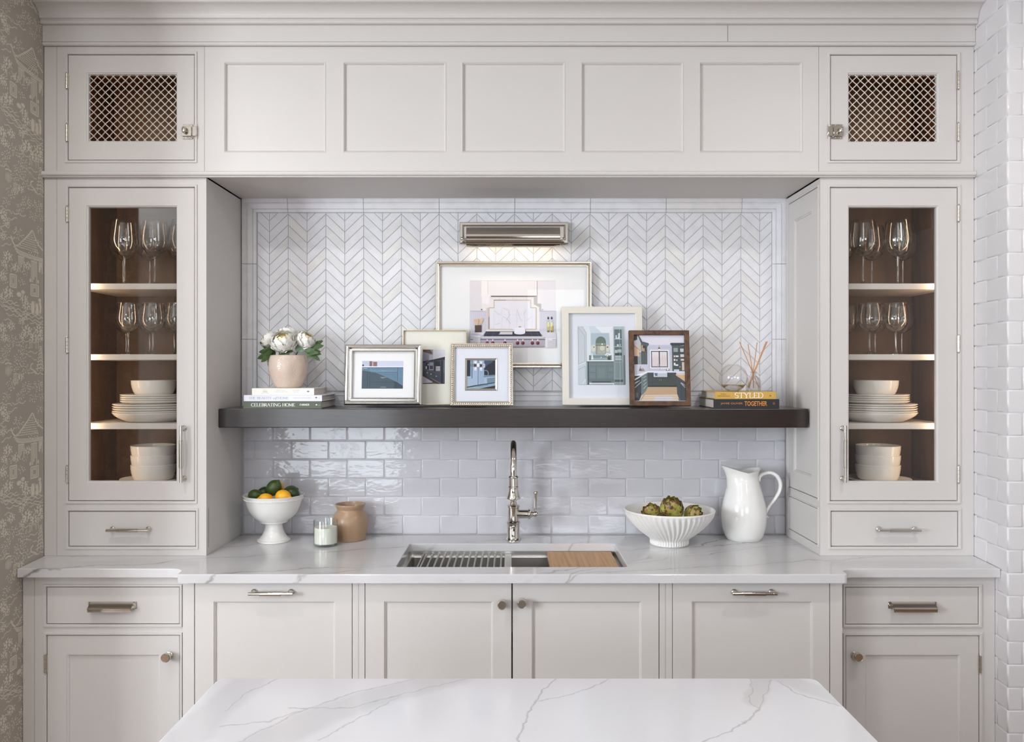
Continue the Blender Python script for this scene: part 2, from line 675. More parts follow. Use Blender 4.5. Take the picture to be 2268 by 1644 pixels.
# floor: planks as parts
bm = NB()
box(bm, -4.1, 4.1, -3.6, 3.45, -0.08, -0.012)
floor = struct('floor', bm, DARKGAP)
plank_me = None
for i in range(41):
    x0 = -4.1 + i * 0.2
    cuts = [-3.6, -3.6 + random.uniform(0.8, 2.2)]
    while cuts[-1] < 3.2:
        cuts.append(min(3.45, cuts[-1] + random.uniform(1.6, 2.4)))
    if cuts[-1] < 3.45:
        cuts[-1] = 3.45
    for a, b in zip(cuts, cuts[1:]):
        bm = NB()
        bbox(bm, 0.001, 0.199, 0.001, b - a - 0.001, 0, 0.012, 0.0015)
        p = obj('plank', bm, FLOORW, floor)
        p.location = (x0, a, -0.012)

bm = NB()
box(bm, -4.1, 4.1, -3.6, 3.45, ZTOP, ZTOP + 0.08)
ceiling = struct('ceiling', bm, CEILW)

bm = NB()
box(bm, -1.82, 1.82, 3.3625, 3.45, 0, ZTOP)
wall_back = struct('wall_back', bm, GROUT)

# left wall: short return that carries the wallpaper, then the room widens
bm = NB()
prism(bm, [(XL(3.3625), 3.3625), (XL(2.37), 2.37), (-4.0, 2.37), (-4.0, 2.49), (-1.82, 2.49), (-1.82, 3.3625)][::-1], 0, ZTOP)
wall_left = struct('wall_left', bm, WPBG)
# right wall: tiled pier whose front turns away to the right
bm = NB()
prism(bm, [(XR(3.3625) + 0.003, 3.3625), (XR(2.733) + 0.003, 2.733), (4.0, 2.733), (4.0, 2.85), (1.83, 2.85), (1.83, 3.3625)], 0, ZTOP)
wall_right = struct('wall_right', bm, GROUT_W)

# rest of the room, behind the camera
REARW = [(-2.90, -1.40, 0.14, 2.46), (0.15, 1.75, 1.55, 2.68)]
bm = NB()
plate(bm, (-4.0, 4.0, 0, ZTOP), REARW, -3.60, -3.72)
struct('wall_rear', bm, WALLD)
bm = NB()
for (ya, yb, za, zb) in ((-3.6, -1.5, 0, ZTOP), (0.3, 2.37, 0, ZTOP), (-1.5, 0.3, 0, 0.95), (-1.5, 0.3, 2.55, ZTOP)):
    box(bm, -4.12, -4.0, ya, yb, za, zb)
struct('wall_far_left', bm, WALLP)
bm = NB()
box(bm, 4.0, 4.12, -3.6, 2.733, 0, ZTOP)
struct('wall_far_right', bm, WALLP)
WINF = mat('window_paint', rgb(236, 236, 234), 0.4)
for k, (x0, x1, z0, z1) in enumerate(REARW):
    bm = NB()
    R = (x0, x1, z0, z1)
    plate(bm, grow(R, 0.07), [grow(R, -0.05)], -3.60 + 0.03, -3.60)
    box(bm, (x0 + x1) / 2 - 0.03, (x0 + x1) / 2 + 0.03, -3.66, -3.62, z0, z1)
    box(bm, x0, x1, -3.66, -3.62, (z0 + z1) / 2 - 0.02, (z0 + z1) / 2 + 0.02)
    w = struct('window_%d' % (k + 1), bm, WINF)
    bm = NB()
    box(bm, x0, x1, -3.70, -3.694, z0, z1)
    obj('pane', bm, PANE, w)
bm = NB()
box(bm, -4.0, -3.97, -1.57, -1.48, 0.88, 2.62)
box(bm, -4.0, -3.97, 0.28, 0.37, 0.88, 2.62)
box(bm, -4.0, -3.97, -1.48, 0.28, 0.88, 0.97)
box(bm, -4.0, -3.97, -1.48, 0.28, 2.53, 2.62)
box(bm, -4.06, -4.03, -0.63, -0.57, 0.95, 2.55)
w = struct('window_3', bm, WINF)
bm = NB()
box(bm, -4.11, -4.104, -1.5, 0.3, 0.95, 2.55)
obj('pane', bm, PANE, w)
for (dx, dy) in DOWN:
    t = thing('ceiling_downlight', 'round white recessed ceiling downlight, %s on the %s' % ('nearer the cabinets' if dy > 0 else 'at the rear of the room', 'left' if dx < 0 else 'right'), 'light', (dx, dy, 2.945), 0, 'recessed ceiling downlights')
    bm = NB()
    lathe(bm, [(0.055, 0.02), (0.062, 0.0), (0.085, 0.0), (0.085, 0.02)], 24)
    obj('trim_ring', bm, CEILW, t)


# ------------------------------------------------------------------ tiles
def inset_poly(pts, d):
    n = len(pts)
    out = []
    A = sum(pts[i][0] * pts[(i + 1) % n][1] - pts[(i + 1) % n][0] * pts[i][1] for i in range(n))
    s = 1 if A > 0 else -1
    for i in range(n):
        p0, p1, p2 = Vector(pts[i - 1]), Vector(pts[i]), Vector(pts[(i + 1) % n])
        e1, e2 = (p1 - p0), (p2 - p1)
        if e1.length < 1e-9 or e2.length < 1e-9:
            out.append(tuple(p1))
            continue
        e1.normalize()
        e2.normalize()
        n1, n2 = Vector((-e1.y, e1.x)) * s, Vector((-e2.y, e2.x)) * s
        m = n1 + n2
        k = m.dot(n1)
        if abs(k) < 0.15:
            k = 0.15
        out.append(tuple(p1 + m * (d / k)))
    return out


def clip_poly(pts, x0, x1, z0, z1):
    def cut(P, f, inter):
        o = []
        for i in range(len(P)):
            a, b = P[i - 1], P[i]
            fa, fb = f(a), f(b)
            if fa >= 0 and fb >= 0:
                o.append(b)
            elif fa >= 0 > fb:
                o.append(inter(a, b, fa, fb))
            elif fa < 0 <= fb:
                o.append(inter(a, b, fa, fb))
                o.append(b)
        return o

    def it(a, b, fa, fb):
        t = fa / (fa - fb)
        return (a[0] + (b[0] - a[0]) * t, a[1] + (b[1] - a[1]) * t)
    for f in (lambda p: p[0] - x0, lambda p: x1 - p[0], lambda p: p[1] - z0, lambda p: z1 - p[1]):
        if not pts:
            return []
        pts = cut(pts, f, it)
    o = []
    for p in pts:
        if not o or (Vector(p) - Vector(o[-1])).length > 1e-5:
            o.append(p)
    if len(o) > 1 and (Vector(o[0]) - Vector(o[-1])).length < 1e-5:
        o.pop()
    return o


def area2(pts):
    return abs(sum(pts[i][0] * pts[(i + 1) % len(pts)][1] - pts[(i + 1) % len(pts)][0] * pts[i][1] for i in range(len(pts)))) / 2


def tile_poly(bm, pts, y, depth, bev, rise, ox=0.0, oz=0.0, mid=False):
    """polygon in x-z with its face towards -y at y; rise = how far the eased rim sits behind the face"""
    ins = inset_poly(pts, bev)
    loops = [[bm.verts.new((x - ox, y + depth, z - oz)) for x, z in pts],
             [bm.verts.new((x - ox, y + rise, z - oz)) for x, z in pts]]
    if mid:
        md = inset_poly(pts, bev * 0.4)
        loops.append([bm.verts.new((x - ox, y + rise * 0.38, z - oz)) for x, z in md])
    loops.append([bm.verts.new((x - ox, y, z - oz)) for x, z in ins])
    n = len(pts)
    for a, b in zip(loops, loops[1:]):
        for i in range(n):
            j = (i + 1) % n
            bm.faces.new((a[i], a[j], b[j], b[i])).smooth = mid
    bm.faces.new(loops[-1])


# chevron marble mosaic
CXL, CXR = PX(570.3, YB), PX(1709.5, YB)
CZB, CZT = PZ(866, YB), PZ(471.5, YB)
COVER = [(965, 580, 1310, 815), (762, 762, 933, 898), (891, 729, 1033, 897), (997, 759, 1136, 900), (1245, 677, 1425, 898),
         (1395, 730, 1530, 899), (590, 735, 700, 860), (1030, 495, 1245, 550), (1600, 815, 1650, 867)]
full, cut = [], []
for k in range(-1, 28):
    xa, xb = PX(596.6 + 41.78 * k, YB), PX(596.6 + 41.78 * (k + 1), YB)
    up = k % 2 == 0
    for j in range(-3, 18):
        yl, yr = (514.1, 474.0) if up else (474.0, 514.1)
        yl, yr = yl + 24.5 * j, yr + 24.5 * j
        p = [(xa, PZ(yl + 24.5, YB)), (xb, PZ(yr + 24.5, YB)), (xb, PZ(yr, YB)), (xa, PZ(yl, YB))]
        q = clip_poly(p, CXL, CXR, CZB, CZT)
        if len(q) < 3 or area2(q) < 2e-5:
            continue
        cx, cz = (xa + xb) / 2, (p[0][1] + p[2][1]) / 2
        mx, my = CX + cx * sc(YB), CY - (cz - EYE) * sc(YB)
        hid = any(a < mx < c and b < my < d for a, b, c, d in COVER)
        if area2(q) > area2(p) * 0.999:
            full.append((hid, random.random(), up, cx, cz, p))
        else:
            cut.append((hid, q))
full.sort(key=lambda t: (t[0], t[1]))
cmesh = {}
rest = NB()
for i, (hid, _, up, cx, cz, p) in enumerate(full):
    if i < 300:
        if up not in cmesh:
            bm = NB()
            tile_poly(bm, inset_poly(p, 0.00095), 0, 0.005, 0.0007, 0.0006, cx, cz)
            cmesh[up] = mesh_of('chevron_tile', bm)
            cmesh[up].materials.append(MARBLE)
        o = link(bpy.data.objects.new('chevron_tile', cmesh[up]), wall_back)
        o.location = (cx, YB + random.uniform(-0.0003, 0.0003), cz)
        o.rotation_euler = (random.uniform(-.003, .003), 0, random.uniform(-.003, .003))
    else:
        tile_poly(rest, inset_poly(p, 0.00095), YB, 0.005, 0.0007, 0.0006)
for hid, q in cut:
    q2 = inset_poly(q, 0.00095)
    if area2(q2) > 1e-5:
        tile_poly(rest, q2, YB, 0.005, 0.0004, 0.0004)
o = obj('chevron_mosaic', rest, MARBLE, wall_back)
o['kind'] = 'stuff'

# marble border round the mosaic: profile runs from the outer edge inwards
BPROF = [(0.0, 0.012), (0.0, -0.014), (0.017, -0.014), (0.018, -0.009), (0.020, -0.0075), (0.0225, -0.009), (0.0235, -0.012),
         (0.043, -0.010), (0.044, -0.006), (0.0455, -0.009), (0.056, -0.007), (0.058, -0.002), (0.058, 0.006)]
BX0, BX1 = PX(538, YB), PX(1741, YB)
BZ0, BZ1 = PZ(900, YB), PZ(440.5, YB)


def border_piece(a, b, side, ma=False, mb=False):
    bm = NB()
    rows = []
    for (d, y) in BPROF:
        aa, bb = (a + d if ma else a), (b - d if mb else b)
        if side == 'top':
            P = [(aa, YB + y, BZ1 - d), (bb, YB + y, BZ1 - d)]
        elif side == 'bottom':
            P = [(aa, YB + y, BZ0 + d), (bb, YB + y, BZ0 + d)]
        elif side == 'left':
            P = [(BX0 + d, YB + y, aa), (BX0 + d, YB + y, bb)]
        else:
            P = [(BX1 - d, YB + y, aa), (BX1 - d, YB + y, bb)]
        rows.append([bm.verts.new(p) for p in P])
    for r, s in zip(rows, rows[1:]):
        bm.faces.new((r[0], r[1], s[1], s[0]))
    bm.faces.new([r[0] for r in rows])
    bm.faces.new([r[1] for r in rows][::-1])
    obj('border_tile', bm, MARBLE, wall_back)


g = 0.0008
for side in ('top', 'bottom'):
    xs = [BX0] + [PX(638.5 + 167.2 * i, YB) for i in range(7)] + [BX1]
    for i in range(len(xs) - 1):
        border_piece(xs[i] + (g if i else 0), xs[i + 1] - (g if i < len(xs) - 2 else 0), side, i == 0, i == len(xs) - 2)
for side in ('left', 'right'):
    zs = [BZ0, PZ(752, YB), PZ(585.3, YB), BZ1]
    for i in range(3):
        border_piece(zs[i] + (g if i else 0), zs[i + 1] - (g if i < 2 else 0), side, i == 0, i == 2)

# glazed subway tiles under the shelf
SW, SH = 82.33 / sc(YB), (1.3818 - ZC) / 6
SX0, SX1 = PX(539.5, YB), PX(1740, YB)
bm = NB()
box(bm, SX0, SX1, YB + 0.0002, 3.3624, ZC + .0005, 1.392)
obj('grout_bed', bm, mat('pale_grout', rgb(196, 195, 200), 0.8), wall_back)
for r in range(6):
    z0 = ZC + 0.001 + r * SH
    x = PX(563.3 if r % 2 == 0 else 604.6, YB) - SW * 2
    while x < SX1:
        q = clip_poly([(x + .0013, z0 + .0013), (x + SW - .0013, z0 + .0013), (x + SW - .0013, z0 + SH - .0013), (x + .0013, z0 + SH - .0013)],
                      SX0, SX1, 0, 3)
        if len(q) >= 4 and area2(q) > 1e-4:
            cx, cz = sum(p[0] for p in q) / 4, sum(p[1] for p in q) / 4
            bm = NB()
            tile_poly(bm, q, 0, 0.004, 0.0042, 0.0021, cx, cz, True)
            o = obj('subway_tile', bm, GLAZE, wall_back, angle=0)
            o.location = (cx, YB - 0.002 + random.uniform(-.0004, .0004), cz)
            o.rotation_euler = (random.uniform(-.004, .004), 0, random.uniform(-.005, .005))
        x += SW

# glazed tiles on the right-hand pier: along its side and round its front
ROWH, ROWZ = 0.0775, 1.608
ang = math.atan2(-0.99504, -0.0995) + 0.0
phi = math.atan2(-0.99504, -0.09950)


def pier_pt(u):
    return Vector((XR(2.733) + 0.0995 * u, 2.733 + 0.99504 * u, 0))


rows = range(-21, 18)
for r in rows:
    z0 = ROWZ + r * ROWH
    z1 = z0 + ROWH
    z0, z1 = max(z0, 0.002), min(z1, ZTOP - 0.002)
    if z1 - z0 < 0.01:
        continue
    odd = r % 2 == 1
    us = [0.0, 0.067, 0.220, 0.262] if not odd else [0.0, 0.143, 0.262]
    for a, b in zip(us, us[1:]):
        w = b - a - 0.003
        bm = NB()
        tile_poly(bm, [(-w / 2, -(z1 - z0) / 2 + .0012), (w / 2, -(z1 - z0) / 2 + .0012), (w / 2, (z1 - z0) / 2 - .0012), (-w / 2, (z1 - z0) / 2 - .0012)],
                  0, 0.006, 0.0045, 0.0016, 0, 0, True)
        o = obj('pier_tile', bm, GLAZE_R, wall_right, angle=0)
        c = pier_pt((a + b) / 2)
        o.location = (c.x, c.y, (z0 + z1) / 2)
        o.rotation_euler = (0, 0, phi + random.uniform(-.006, .006))
    xs = [0.0, 0.051, 0.205, 0.359] if odd else [0.0, 0.128, 0.282, 0.436]
    for a, b in zip(xs, xs[1:]):
        w = b - a - 0.003
        bm = NB()
        tile_poly(bm, [(-w / 2, -(z1 - z0) / 2 + .0012), (w / 2, -(z1 - z0) / 2 + .0012), (w / 2, (z1 - z0) / 2 - .0012), (-w / 2, (z1 - z0) / 2 - .0012)],
                  0, 0.006, 0.0045, 0.0016, 0, 0, True)
        o = obj('pier_tile', bm, GLAZE_R, wall_right, angle=0)
        o.location = (XR(2.733) + 0.001 + (a + b) / 2, 2.7305, (z0 + z1) / 2)
        o.rotation_euler = (random.uniform(-.005, .005), 0, random.uniform(-.006, .006))

# ------------------------------------------------------------------ wallpaper print on the left wall
WPW, WPH = 0.33, 411.0 / 630.0


def wallpaper():
    bm = NB()
    rnd = random.Random(11)
    S = 4.564

    def place(a, b):
        px = a / S
        k = (px - CX) / F
        Y = -1.4256 / (k + 0.10)
        return (2.97 - Y, b / S / 630.0)          # u from the cabinet face towards the camera, v downwards
    polys = []

    def poly(pts):
        polys.append([place(*p) for p in pts])

    def stroke(pts, w):
        for (x0, y0), (x1, y1) in zip(pts, pts[1:]):
            dx, dy = (x1 - x0), (y1 - y0)
            L = math.hypot(dx, dy) or 1
            nx, ny = -dy / L * w * 0.75, dx / L * w * 1.1
            poly([(x0 + nx, y0 + ny), (x1 + nx, y1 + ny), (x1 - nx, y1 - ny), (x0 - nx, y0 - ny)])

    def wave(x0, x1, y, amp, per, w, slope=0.0):
        n = 22
        ph = rnd.uniform(0, 6)
        stroke([(x0 + (x1 - x0) * i / n, y + slope * i / n + amp * math.sin(ph + 2 * PI * (x1 - x0) * i / n / per)
                 + amp * .5 * math.sin(ph * 2 + i * 1.3)) for i in range(n + 1)], w)

    def leaf(x, y, r, a, k=0.5):
        pts = []
        for i in range(7):
            t = 2 * PI * i / 7
            ex, ey = r * math.cos(t), r * k * math.sin(t)
            pts.append((x + (ex * math.cos(a) - ey * math.sin(a)) * 0.75, y + ex * math.sin(a) + ey * math.cos(a)))
        poly(pts)

    def tree(x, y, R, n=None, r=10.5, sq=1.0):
        n = n or int(R * R / (r * r) * 0.62)
        for i in range(n):
            q, t = R * math.sqrt((i + .5) / n), i * 2.399963 + rnd.uniform(-.3, .3)
            leaf(x + q * math.cos(t) * .9, y + q * math.sin(t) * sq, r * rnd.uniform(.7, 1.15), rnd.uniform(0, PI), rnd.uniform(.42, .7))

    def bloom(x, y, R):
        for i in range(6):
            t = i * PI / 3 + rnd.uniform(-.2, .2)
            leaf(x + R * .50 * math.cos(t), y + R * .52 * math.sin(t), R * .40, t, .56)
            leaf(x + R * .86 * math.cos(t + .5), y + R * .9 * math.sin(t + .5), R * .26, t + 1, .5)

    # pagoda roof
    for i in range(9):
        t = i / 8
        y = 110 + 180 * t
        xl, xr = 320 - 165 * t ** 1.25, 328 + 62 * t
        n = int(3 + 10 * t)
        for k in range(n):
            a, b = xl + (xr - xl) * (k + .12) / n, xl + (xr - xl) * (k + .82) / n
            poly([(a, y), (b, y + 2), (b - 4, y + 13), (a - 4, y + 11)])
    stroke([(325, 85), (285, 150), (235, 215), (180, 285), (150, 298), (125, 265), (108, 212)], 8)
    stroke([(330, 88), (352, 150), (372, 190), (400, 230), (432, 262)], 7)
    for d in (0, 22, 42):
        stroke([(135 + d * .6, 305 + d), (190, 335 + d * .8), (300, 350 + d * .7), (432, 352 + d * .7)], 5)
    # posts and balustrade
    for (x0, x1, y0, y1) in ((186, 238, 390, 520), (314, 368, 402, 620), (394, 424, 398, 500)):
        stroke([(x0, y0), (x0, y1)], 5)
        stroke([(x1, y0), (x1, y1 + 12)], 5)
        for k in range(3):
            xx = x0 + (x1 - x0) * (k + 1) / 4
            stroke([(xx, y0 + 8), (xx, y1 - 30 * k)], 6)
        stroke([(x0 - 5, y0), (x1 + 5, y0)], 6)
    for (x0, x1, y0, y1) in ((100, 164, 585, 708), (310, 386, 642, 756)):
        for d, w in ((0, 6), (17, 4), (30, 4)):
            stroke([(x0 + d * .7, y0 + d), (x1 - d * .7, y0 + d), (x1 - d * .7, y1 - d), (x0 + d * .7, y1 - d), (x0 + d * .7, y0 + d)], w)
    leaf(303, 605, 22, PI / 2, .5)
    leaf(384, 600, 22, PI / 2, .5)
    # trees, blossoms
    for t in ((180, 170, 66), (380, 190, 42), (340, 330, 60), (120, 520, 40), (250, 545, 34), (60, 560, 30), (215, 640, 42), (40, 660, 44),
              (130, 1235, 62), (60, 1330, 60), (235, 1310, 70), (200, 1420, 70), (260, 1510, 56), (150, 1500, 50), (30, 1420, 40),
              (270, 1700, 66), (385, 1690, 62), (110, 1660, 60), (60, 1780, 50), (200, 1790, 54), (330, 1810, 50), (420, 1800, 40), (400, 60, 40)):
        tree(*t)
    for b in ((75, 420, 52), (165, 510, 48), (280, 462, 44), (30, 240, 40), (25, 620, 48), (80, 770, 56), (30, 820, 44), (40, 500, 40),
              (240, 800, 46), (265, 870, 52), (235, 980, 52), (215, 1040, 36), (270, 1120, 58), (225, 1180, 40), (390, 1100, 52), (345, 1190, 54),
              (110, 1090, 46), (400, 1180, 44), (20, 1120, 50), (40, 1210, 44), (205, 1590, 40), (25, 30, 50), (60, 90, 44)):
        bloom(*b)
    # rocks
    for (x, y, w, h) in ((330, 880, 40, 75), (372, 890, 34, 66), (405, 870, 26, 70), (190, 770, 50, 26), (230, 740, 40, 22), (400, 790, 30, 20)):
        leaf(x, y, h, PI / 2, w / h * .7)
    for (x, y, h) in ((352, 885, 72), (390, 880, 66)):
        stroke([(x, y - h), (x + 8, y), (x - 4, y + h)], 4)
    # water
    for (x0, x1, y, s) in ((0, 170, 840, 20), (0, 190, 870, 10), (0, 150, 905, 14), (40, 300, 930, 30), (20, 430, 900, 60), (150, 435, 955, 25),
                           (60, 200, 985, 0), (250, 435, 1000, 20), (300, 435, 1035, 10), (40, 120, 1030, 10), (0, 90, 150, -20), (10, 110, 330, -40),
                           (60, 150, 250, -30), (0, 60, 180, 10), (280, 380, 1335, 10), (290, 370, 1380, 40), (270, 330, 1350, 60), (300, 440, 1545, 20),
                           (0, 90, 1450, -30), (180, 330, 1240, -20), (0, 120, 1840, 20), (120, 260, 1855, -10), (80, 170, 60, -40)):
        wave(x0, x1, y, 9, 70, 4, s)
    stroke([(335, 1450), (310, 1470), (312, 1510), (350, 1530), (372, 1560)], 6)
    # slender tower at the wall's inner edge
    for i in range(7):
        y = 1270 + 38 * i
        w = 14 + 6 * i
        stroke([(412 - w, y + 12), (412, y), (412 + w * .6, y + 12)], 5)
        stroke([(412 - w * .7, y + 18), (412 - w * .7, y + 34)], 5)
        stroke([(412, y + 16), (412, y + 34)], 5)
        stroke([(412 + w * .45, y + 18), (412 + w * .45, y + 34)], 5)
    # trellis, lantern
    for x in (300, 318, 360, 382):
        stroke([(x, 1215), (x + 4, 1300)], 4)
    stroke([(295, 1240), (390, 1228)], 4)
    for k in range(5):
        leaf(56 + 13 * k, 1530, 62 - abs(k - 2) * 10, PI / 2, .1)
    stroke([(50, 1465), (80, 1450), (112, 1465)], 7)
    for x in (140, 158, 176):
        stroke([(x, 1560), (x, 1660)], 6)
    for y in (1560, 1610, 1650):
        stroke([(135, y), (182, y)], 5)
    nrm = Vector((0.99504, 0.0995, 0))
    base = Vector((-1.7226, 2.97, 0)) + nrm * 0.0004
    d = Vector((0.0995, -0.99504, 0))
    for iu in range(0, 2):
        for iv in range(-2, 4):
            du = iu * WPW
            ztop = 2.098 + 85 / S / 630 - iv * WPH
            for P in polys:
                pts = []
                for (u, v) in P:
                    pts.append((u + du, ztop - v))
                pts = clip_poly(pts, 0.0, 0.60, 0.002, ZTOP - 0.002)
                if len(pts) < 3:
                    continue
                vs = [bm.verts.new(base + d * u + Vector((0, 0, z))) for u, z in pts]
                bm.faces.new(vs)
    o = obj('wallpaper_print', bm, WPINK, wall_left)
    o['kind'] = 'stuff'


wallpaper()

# ------------------------------------------------------------------ mouldings across the top (cut to the walls)


def sweep_x(bm, prof, gap=0.0):
    """profile of (Y, z) swept from wall to wall"""
    rows = [[bm.verts.new((XL(y) + 0.001 + gap, y, z)), bm.verts.new((XR(y) - 0.001 - gap, y, z))] for y, z in prof]
    for a, b in zip(rows, rows[1:]):
        bm.faces.new((a[0], a[1], b[1], b[0]))
    bm.faces.new([r[0] for r in rows])
    bm.faces.new([r[1] for r in rows][::-1])


bm = NB()
cr = [(2.968, 2.862), (2.942, 2.862), (2.9385, 2.866), (2.938, 2.870), (2.9415, 2.873), (2.9415, 2.876), (2.936, 2.878)]
for i in range(9):
    t = i / 8 * PI / 2
    cr.append((2.935 - 0.046 * (1 - math.cos(t)) - 0.002, 2.879 + 0.036 * math.sin(t) ** 1.0))
cr += [(2.887, 2.9165), (2.884, 2.9165), (2.881, 2.921), (2.881, 2.927), (2.874, 2.93), (2.866, 2.945), (2.855, 2.952), (2.855, ZTOP), (2.968, ZTOP)]
sweep_x(bm, cr)
struct('trim_1', bm, PAINT)['label'] = 'cream crown moulding along the ceiling over the cabinets'
bm = NB()
sweep_x(bm, [(2.968, 2.789), (2.960, 2.789), (2.9565, 2.792), (2.956, 2.797), (2.9575, 2.801), (2.9605, 2.8025), (2.958, 2.803), (2.958, 2.8618), (2.968, 2.8618)])
f1 = struct('trim_2', bm, PAINT)
f1['label'] = 'flat cream fascia board with a bead below the crown'
bm = NB()
box(bm, PX(1611.6, 2.957), PX(1612.4, 2.957), 2.9576, 2.9579, 2.8035, 2.8613)
obj('board_joint', bm, DARKGAP, f1)
bm = NB()
sweep_x(bm, [(2.97, 2.3055), (2.957, 2.3055), (2.956, 2.309), (2.950, 2.311), (2.947, 2.315), (2.947, 2.322), (2.952, 2.3265), (2.97, 2.3285)])
struct('trim_3', bm, PAINT)['label'] = 'cream ledge moulding between the upper and lower cabinets'

# ================================================================== HARDWARE (each builder returns a bmesh in its own axes, front = -y)
def bar_pull(L):
    """bar pull along x, length L, standing off a face at y = 0"""
    bm = NB()
    hx = L / 2 - 0.012
    for s in (-1, 1):
        M = T(s * hx, 0, 0) @ AX_Y
        lathe(bm, [(0, 0), (0.0105, 0), (0.0108, 0.002), (0.0095, 0.0045), (0.0065, 0.006), (0.0052, 0.009), (0.0052, 0.026), (0, 0.026)], 20, M)
        sphere(bm, (s * hx, -0.0265, 0), 0.0058, 12, 8)
    a = L / 2
    M = T(0, -0.0265, 0) @ AX_X
    lathe(bm, [(0, -a), (0.0050, -a), (0.0055, -a + .0006), (0.0055, -a * .50), (0.0068, -a * .49), (0.0068, -a * .47), (0.0062, -a * .465), (0.0074, -a * .46),
               (0.0074, a * .46), (0.0062, a * .465), (0.0068, a * .47), (0.0068, a * .49), (0.0055, a * .50), (0.0055, a - .0006), (0.0050, a), (0, a)], 20, M)
    return bm


def knob():
    bm = NB()
    lathe(bm, [(0, 0), (0.0125, 0), (0.013, 0.0015), (0.012, 0.004), (0.0075, 0.006), (0.0065, 0.010), (0.0068, 0.016), (0.0125, 0.0175), (0.0150, 0.0185),
               (0.0158, 0.0205), (0.0158, 0.0325), (0.0150, 0.0345), (0.0142, 0.035), (0.0132, 0.0342), (0, 0.0342)], 28, AX_Y)
    return bm


def cup_pull(L):
    bm = NB()
    bbox(bm, -L / 2, L / 2, -0.0025, 0, -0.024, 0.0, 0.001)
    w = L / 2 - 0.009
    prof = [(-0.0025, 0.0), (-0.010, -0.003), (-0.024, -0.0135), (-0.0275, -0.0165), (-0.029, -0.0185), (-0.0285, -0.0215), (-0.0265, -0.023), (-0.0255, -0.030),
            (-0.0235, -0.030), (-0.0240, -0.022), (-0.0255, -0.018), (-0.0225, -0.0145), (-0.009, -0.0045), (-0.0025, -0.002)]
    a = [bm.verts.new((-w, y, z)) for y, z in prof]
    b = [bm.verts.new((w, y, z)) for y, z in prof]
    for i in range(len(prof)):
        j = (i + 1) % len(prof)
        bm.faces.new((a[i], a[j], b[j], b[i]))
    bm.faces.new(a[::-1])
    bm.faces.new(b)
    for s in (-1, 1):     # cheeks
        x = s * w
        P = [(-0.0025, 0.0), (-0.024, -0.0135), (-0.029, -0.0185), (-0.0255, -0.024), (-0.012, -0.024), (-0.0025, -0.024)]
        f = [bm.verts.new((x, y, z)) for y, z in P]
        g_ = [bm.verts.new((x - s * .0015, y, z)) for y, z in P]
        bm.faces.new(f)
        bm.faces.new(g_[::-1])
        for i in range(len(P)):
            j = (i + 1) % len(P)
            bm.faces.new((f[i], f[j], g_[j], g_[i]))
        sphere(bm, (s * (L / 2 - 0.0045), -0.003, -0.012), 0.0026, 10, 6)
    return bm


def hinge(h):
    bm = NB()
    r = 0.0042
    prof = [(0, -h / 2 - .006), (.002, -h / 2 - .0055), (.003, -h / 2 - .003), (.0016, -h / 2), (r, -h / 2)]
    for k in range(1, 4):
        z = -h / 2 + h * k / 4
        prof += [(r, z - .0006), (r * .72, z), (r, z + .0006)]
    prof += [(r, h / 2), (.0016, h / 2), (.003, h / 2 + .003), (.002, h / 2 + .0055), (0, h / 2 + .006)]
    lathe(bm, prof, 12)
    box(bm, -.0065, .0065, 0.0005, .0042, -h / 2, h / 2)
    return bm


def latch(s):
    """cupboard catch; s = +1 when the keeper sits to the right of the door"""
    bm = NB()
    x = lambda a: s * a
    bbox(bm, min(x(-.026), x(.010)), max(x(-.026), x(.010)), -.003, 0, -.027, .027, .0008)
    bbox(bm, min(x(-.029), x(.008)), max(x(-.029), x(.008)), -.0075, -.003, -.018, .018, .0012)
    bbox(bm, min(x(.013), x(.028)), max(x(.013), x(.028)), -.003, 0, -.027, .027, .0008)
    bbox(bm, min(x(.0105), x(.028)), max(x(.0105), x(.028)), -.0085, -.003, -.018, .018, .0012)
    bbox(bm, min(x(-.012), x(.022)), max(x(-.012), x(.022)), -.0055, -.003, -.0225, -.0195, .0005)
    lathe(bm, [(0, .006), (.0055, .006), (.005, .010), (.0045, .014), (0, .014)], 16, T(x(-.014), 0, .001) @ AX_Y)
    sphere(bm, (x(-.015), -.0185, .002), .0125, 18, 12, .62, .5, 1.0)
    lathe(bm, [(.011, .0075), (.0118, .0085), (.011, .0095), (.0095, .0085)], 20, T(x(-.0145), 0, .001) @ AX_Y)
    for a in (-.021, -.0005, .0205):
        for z in (-.0228, .0228):
            sphere(bm, (x(a), -.003, z), .0027, 8, 6, 1, .6, 1)
    return bm


# ================================================================== CABINET PARTS
GAP = 0.0022


def bead(bm, hole, y, w=0.0095, h=0.0045):
    rings(bm, [rr(hole, -w, y + .001), rr(hole, -w, y - h * .5), rr(hole, -w + .0012, y - h), rr(hole, -.0022, y - h), rr(hole, -.0004, y - h * .35),
               rr(hole, -.0004, y + .021)], cap=False)


def slab_front(R, y, t=0.02):
    bm = NB()
    rings(bm, [rr(R, 0, y + t), rr(R, 0, y + .0012), rr(R, .0012, y)], True, True)
    return bm


def shaker_front(R, R2, y, t=0.02, d=0.009):
    bm = NB()
    rings(bm, [rr(R, 0, y + t), rr(R, 0, y + .0012), rr(R, .0012, y), rr(R2, 0, y), rr(R2, .0008, y + .003), rr(R2, .0036, y + .0035), rr(R2, .0060, y + .0060),
               rr(R2, .0066, y + d)], True, True)
    return bm


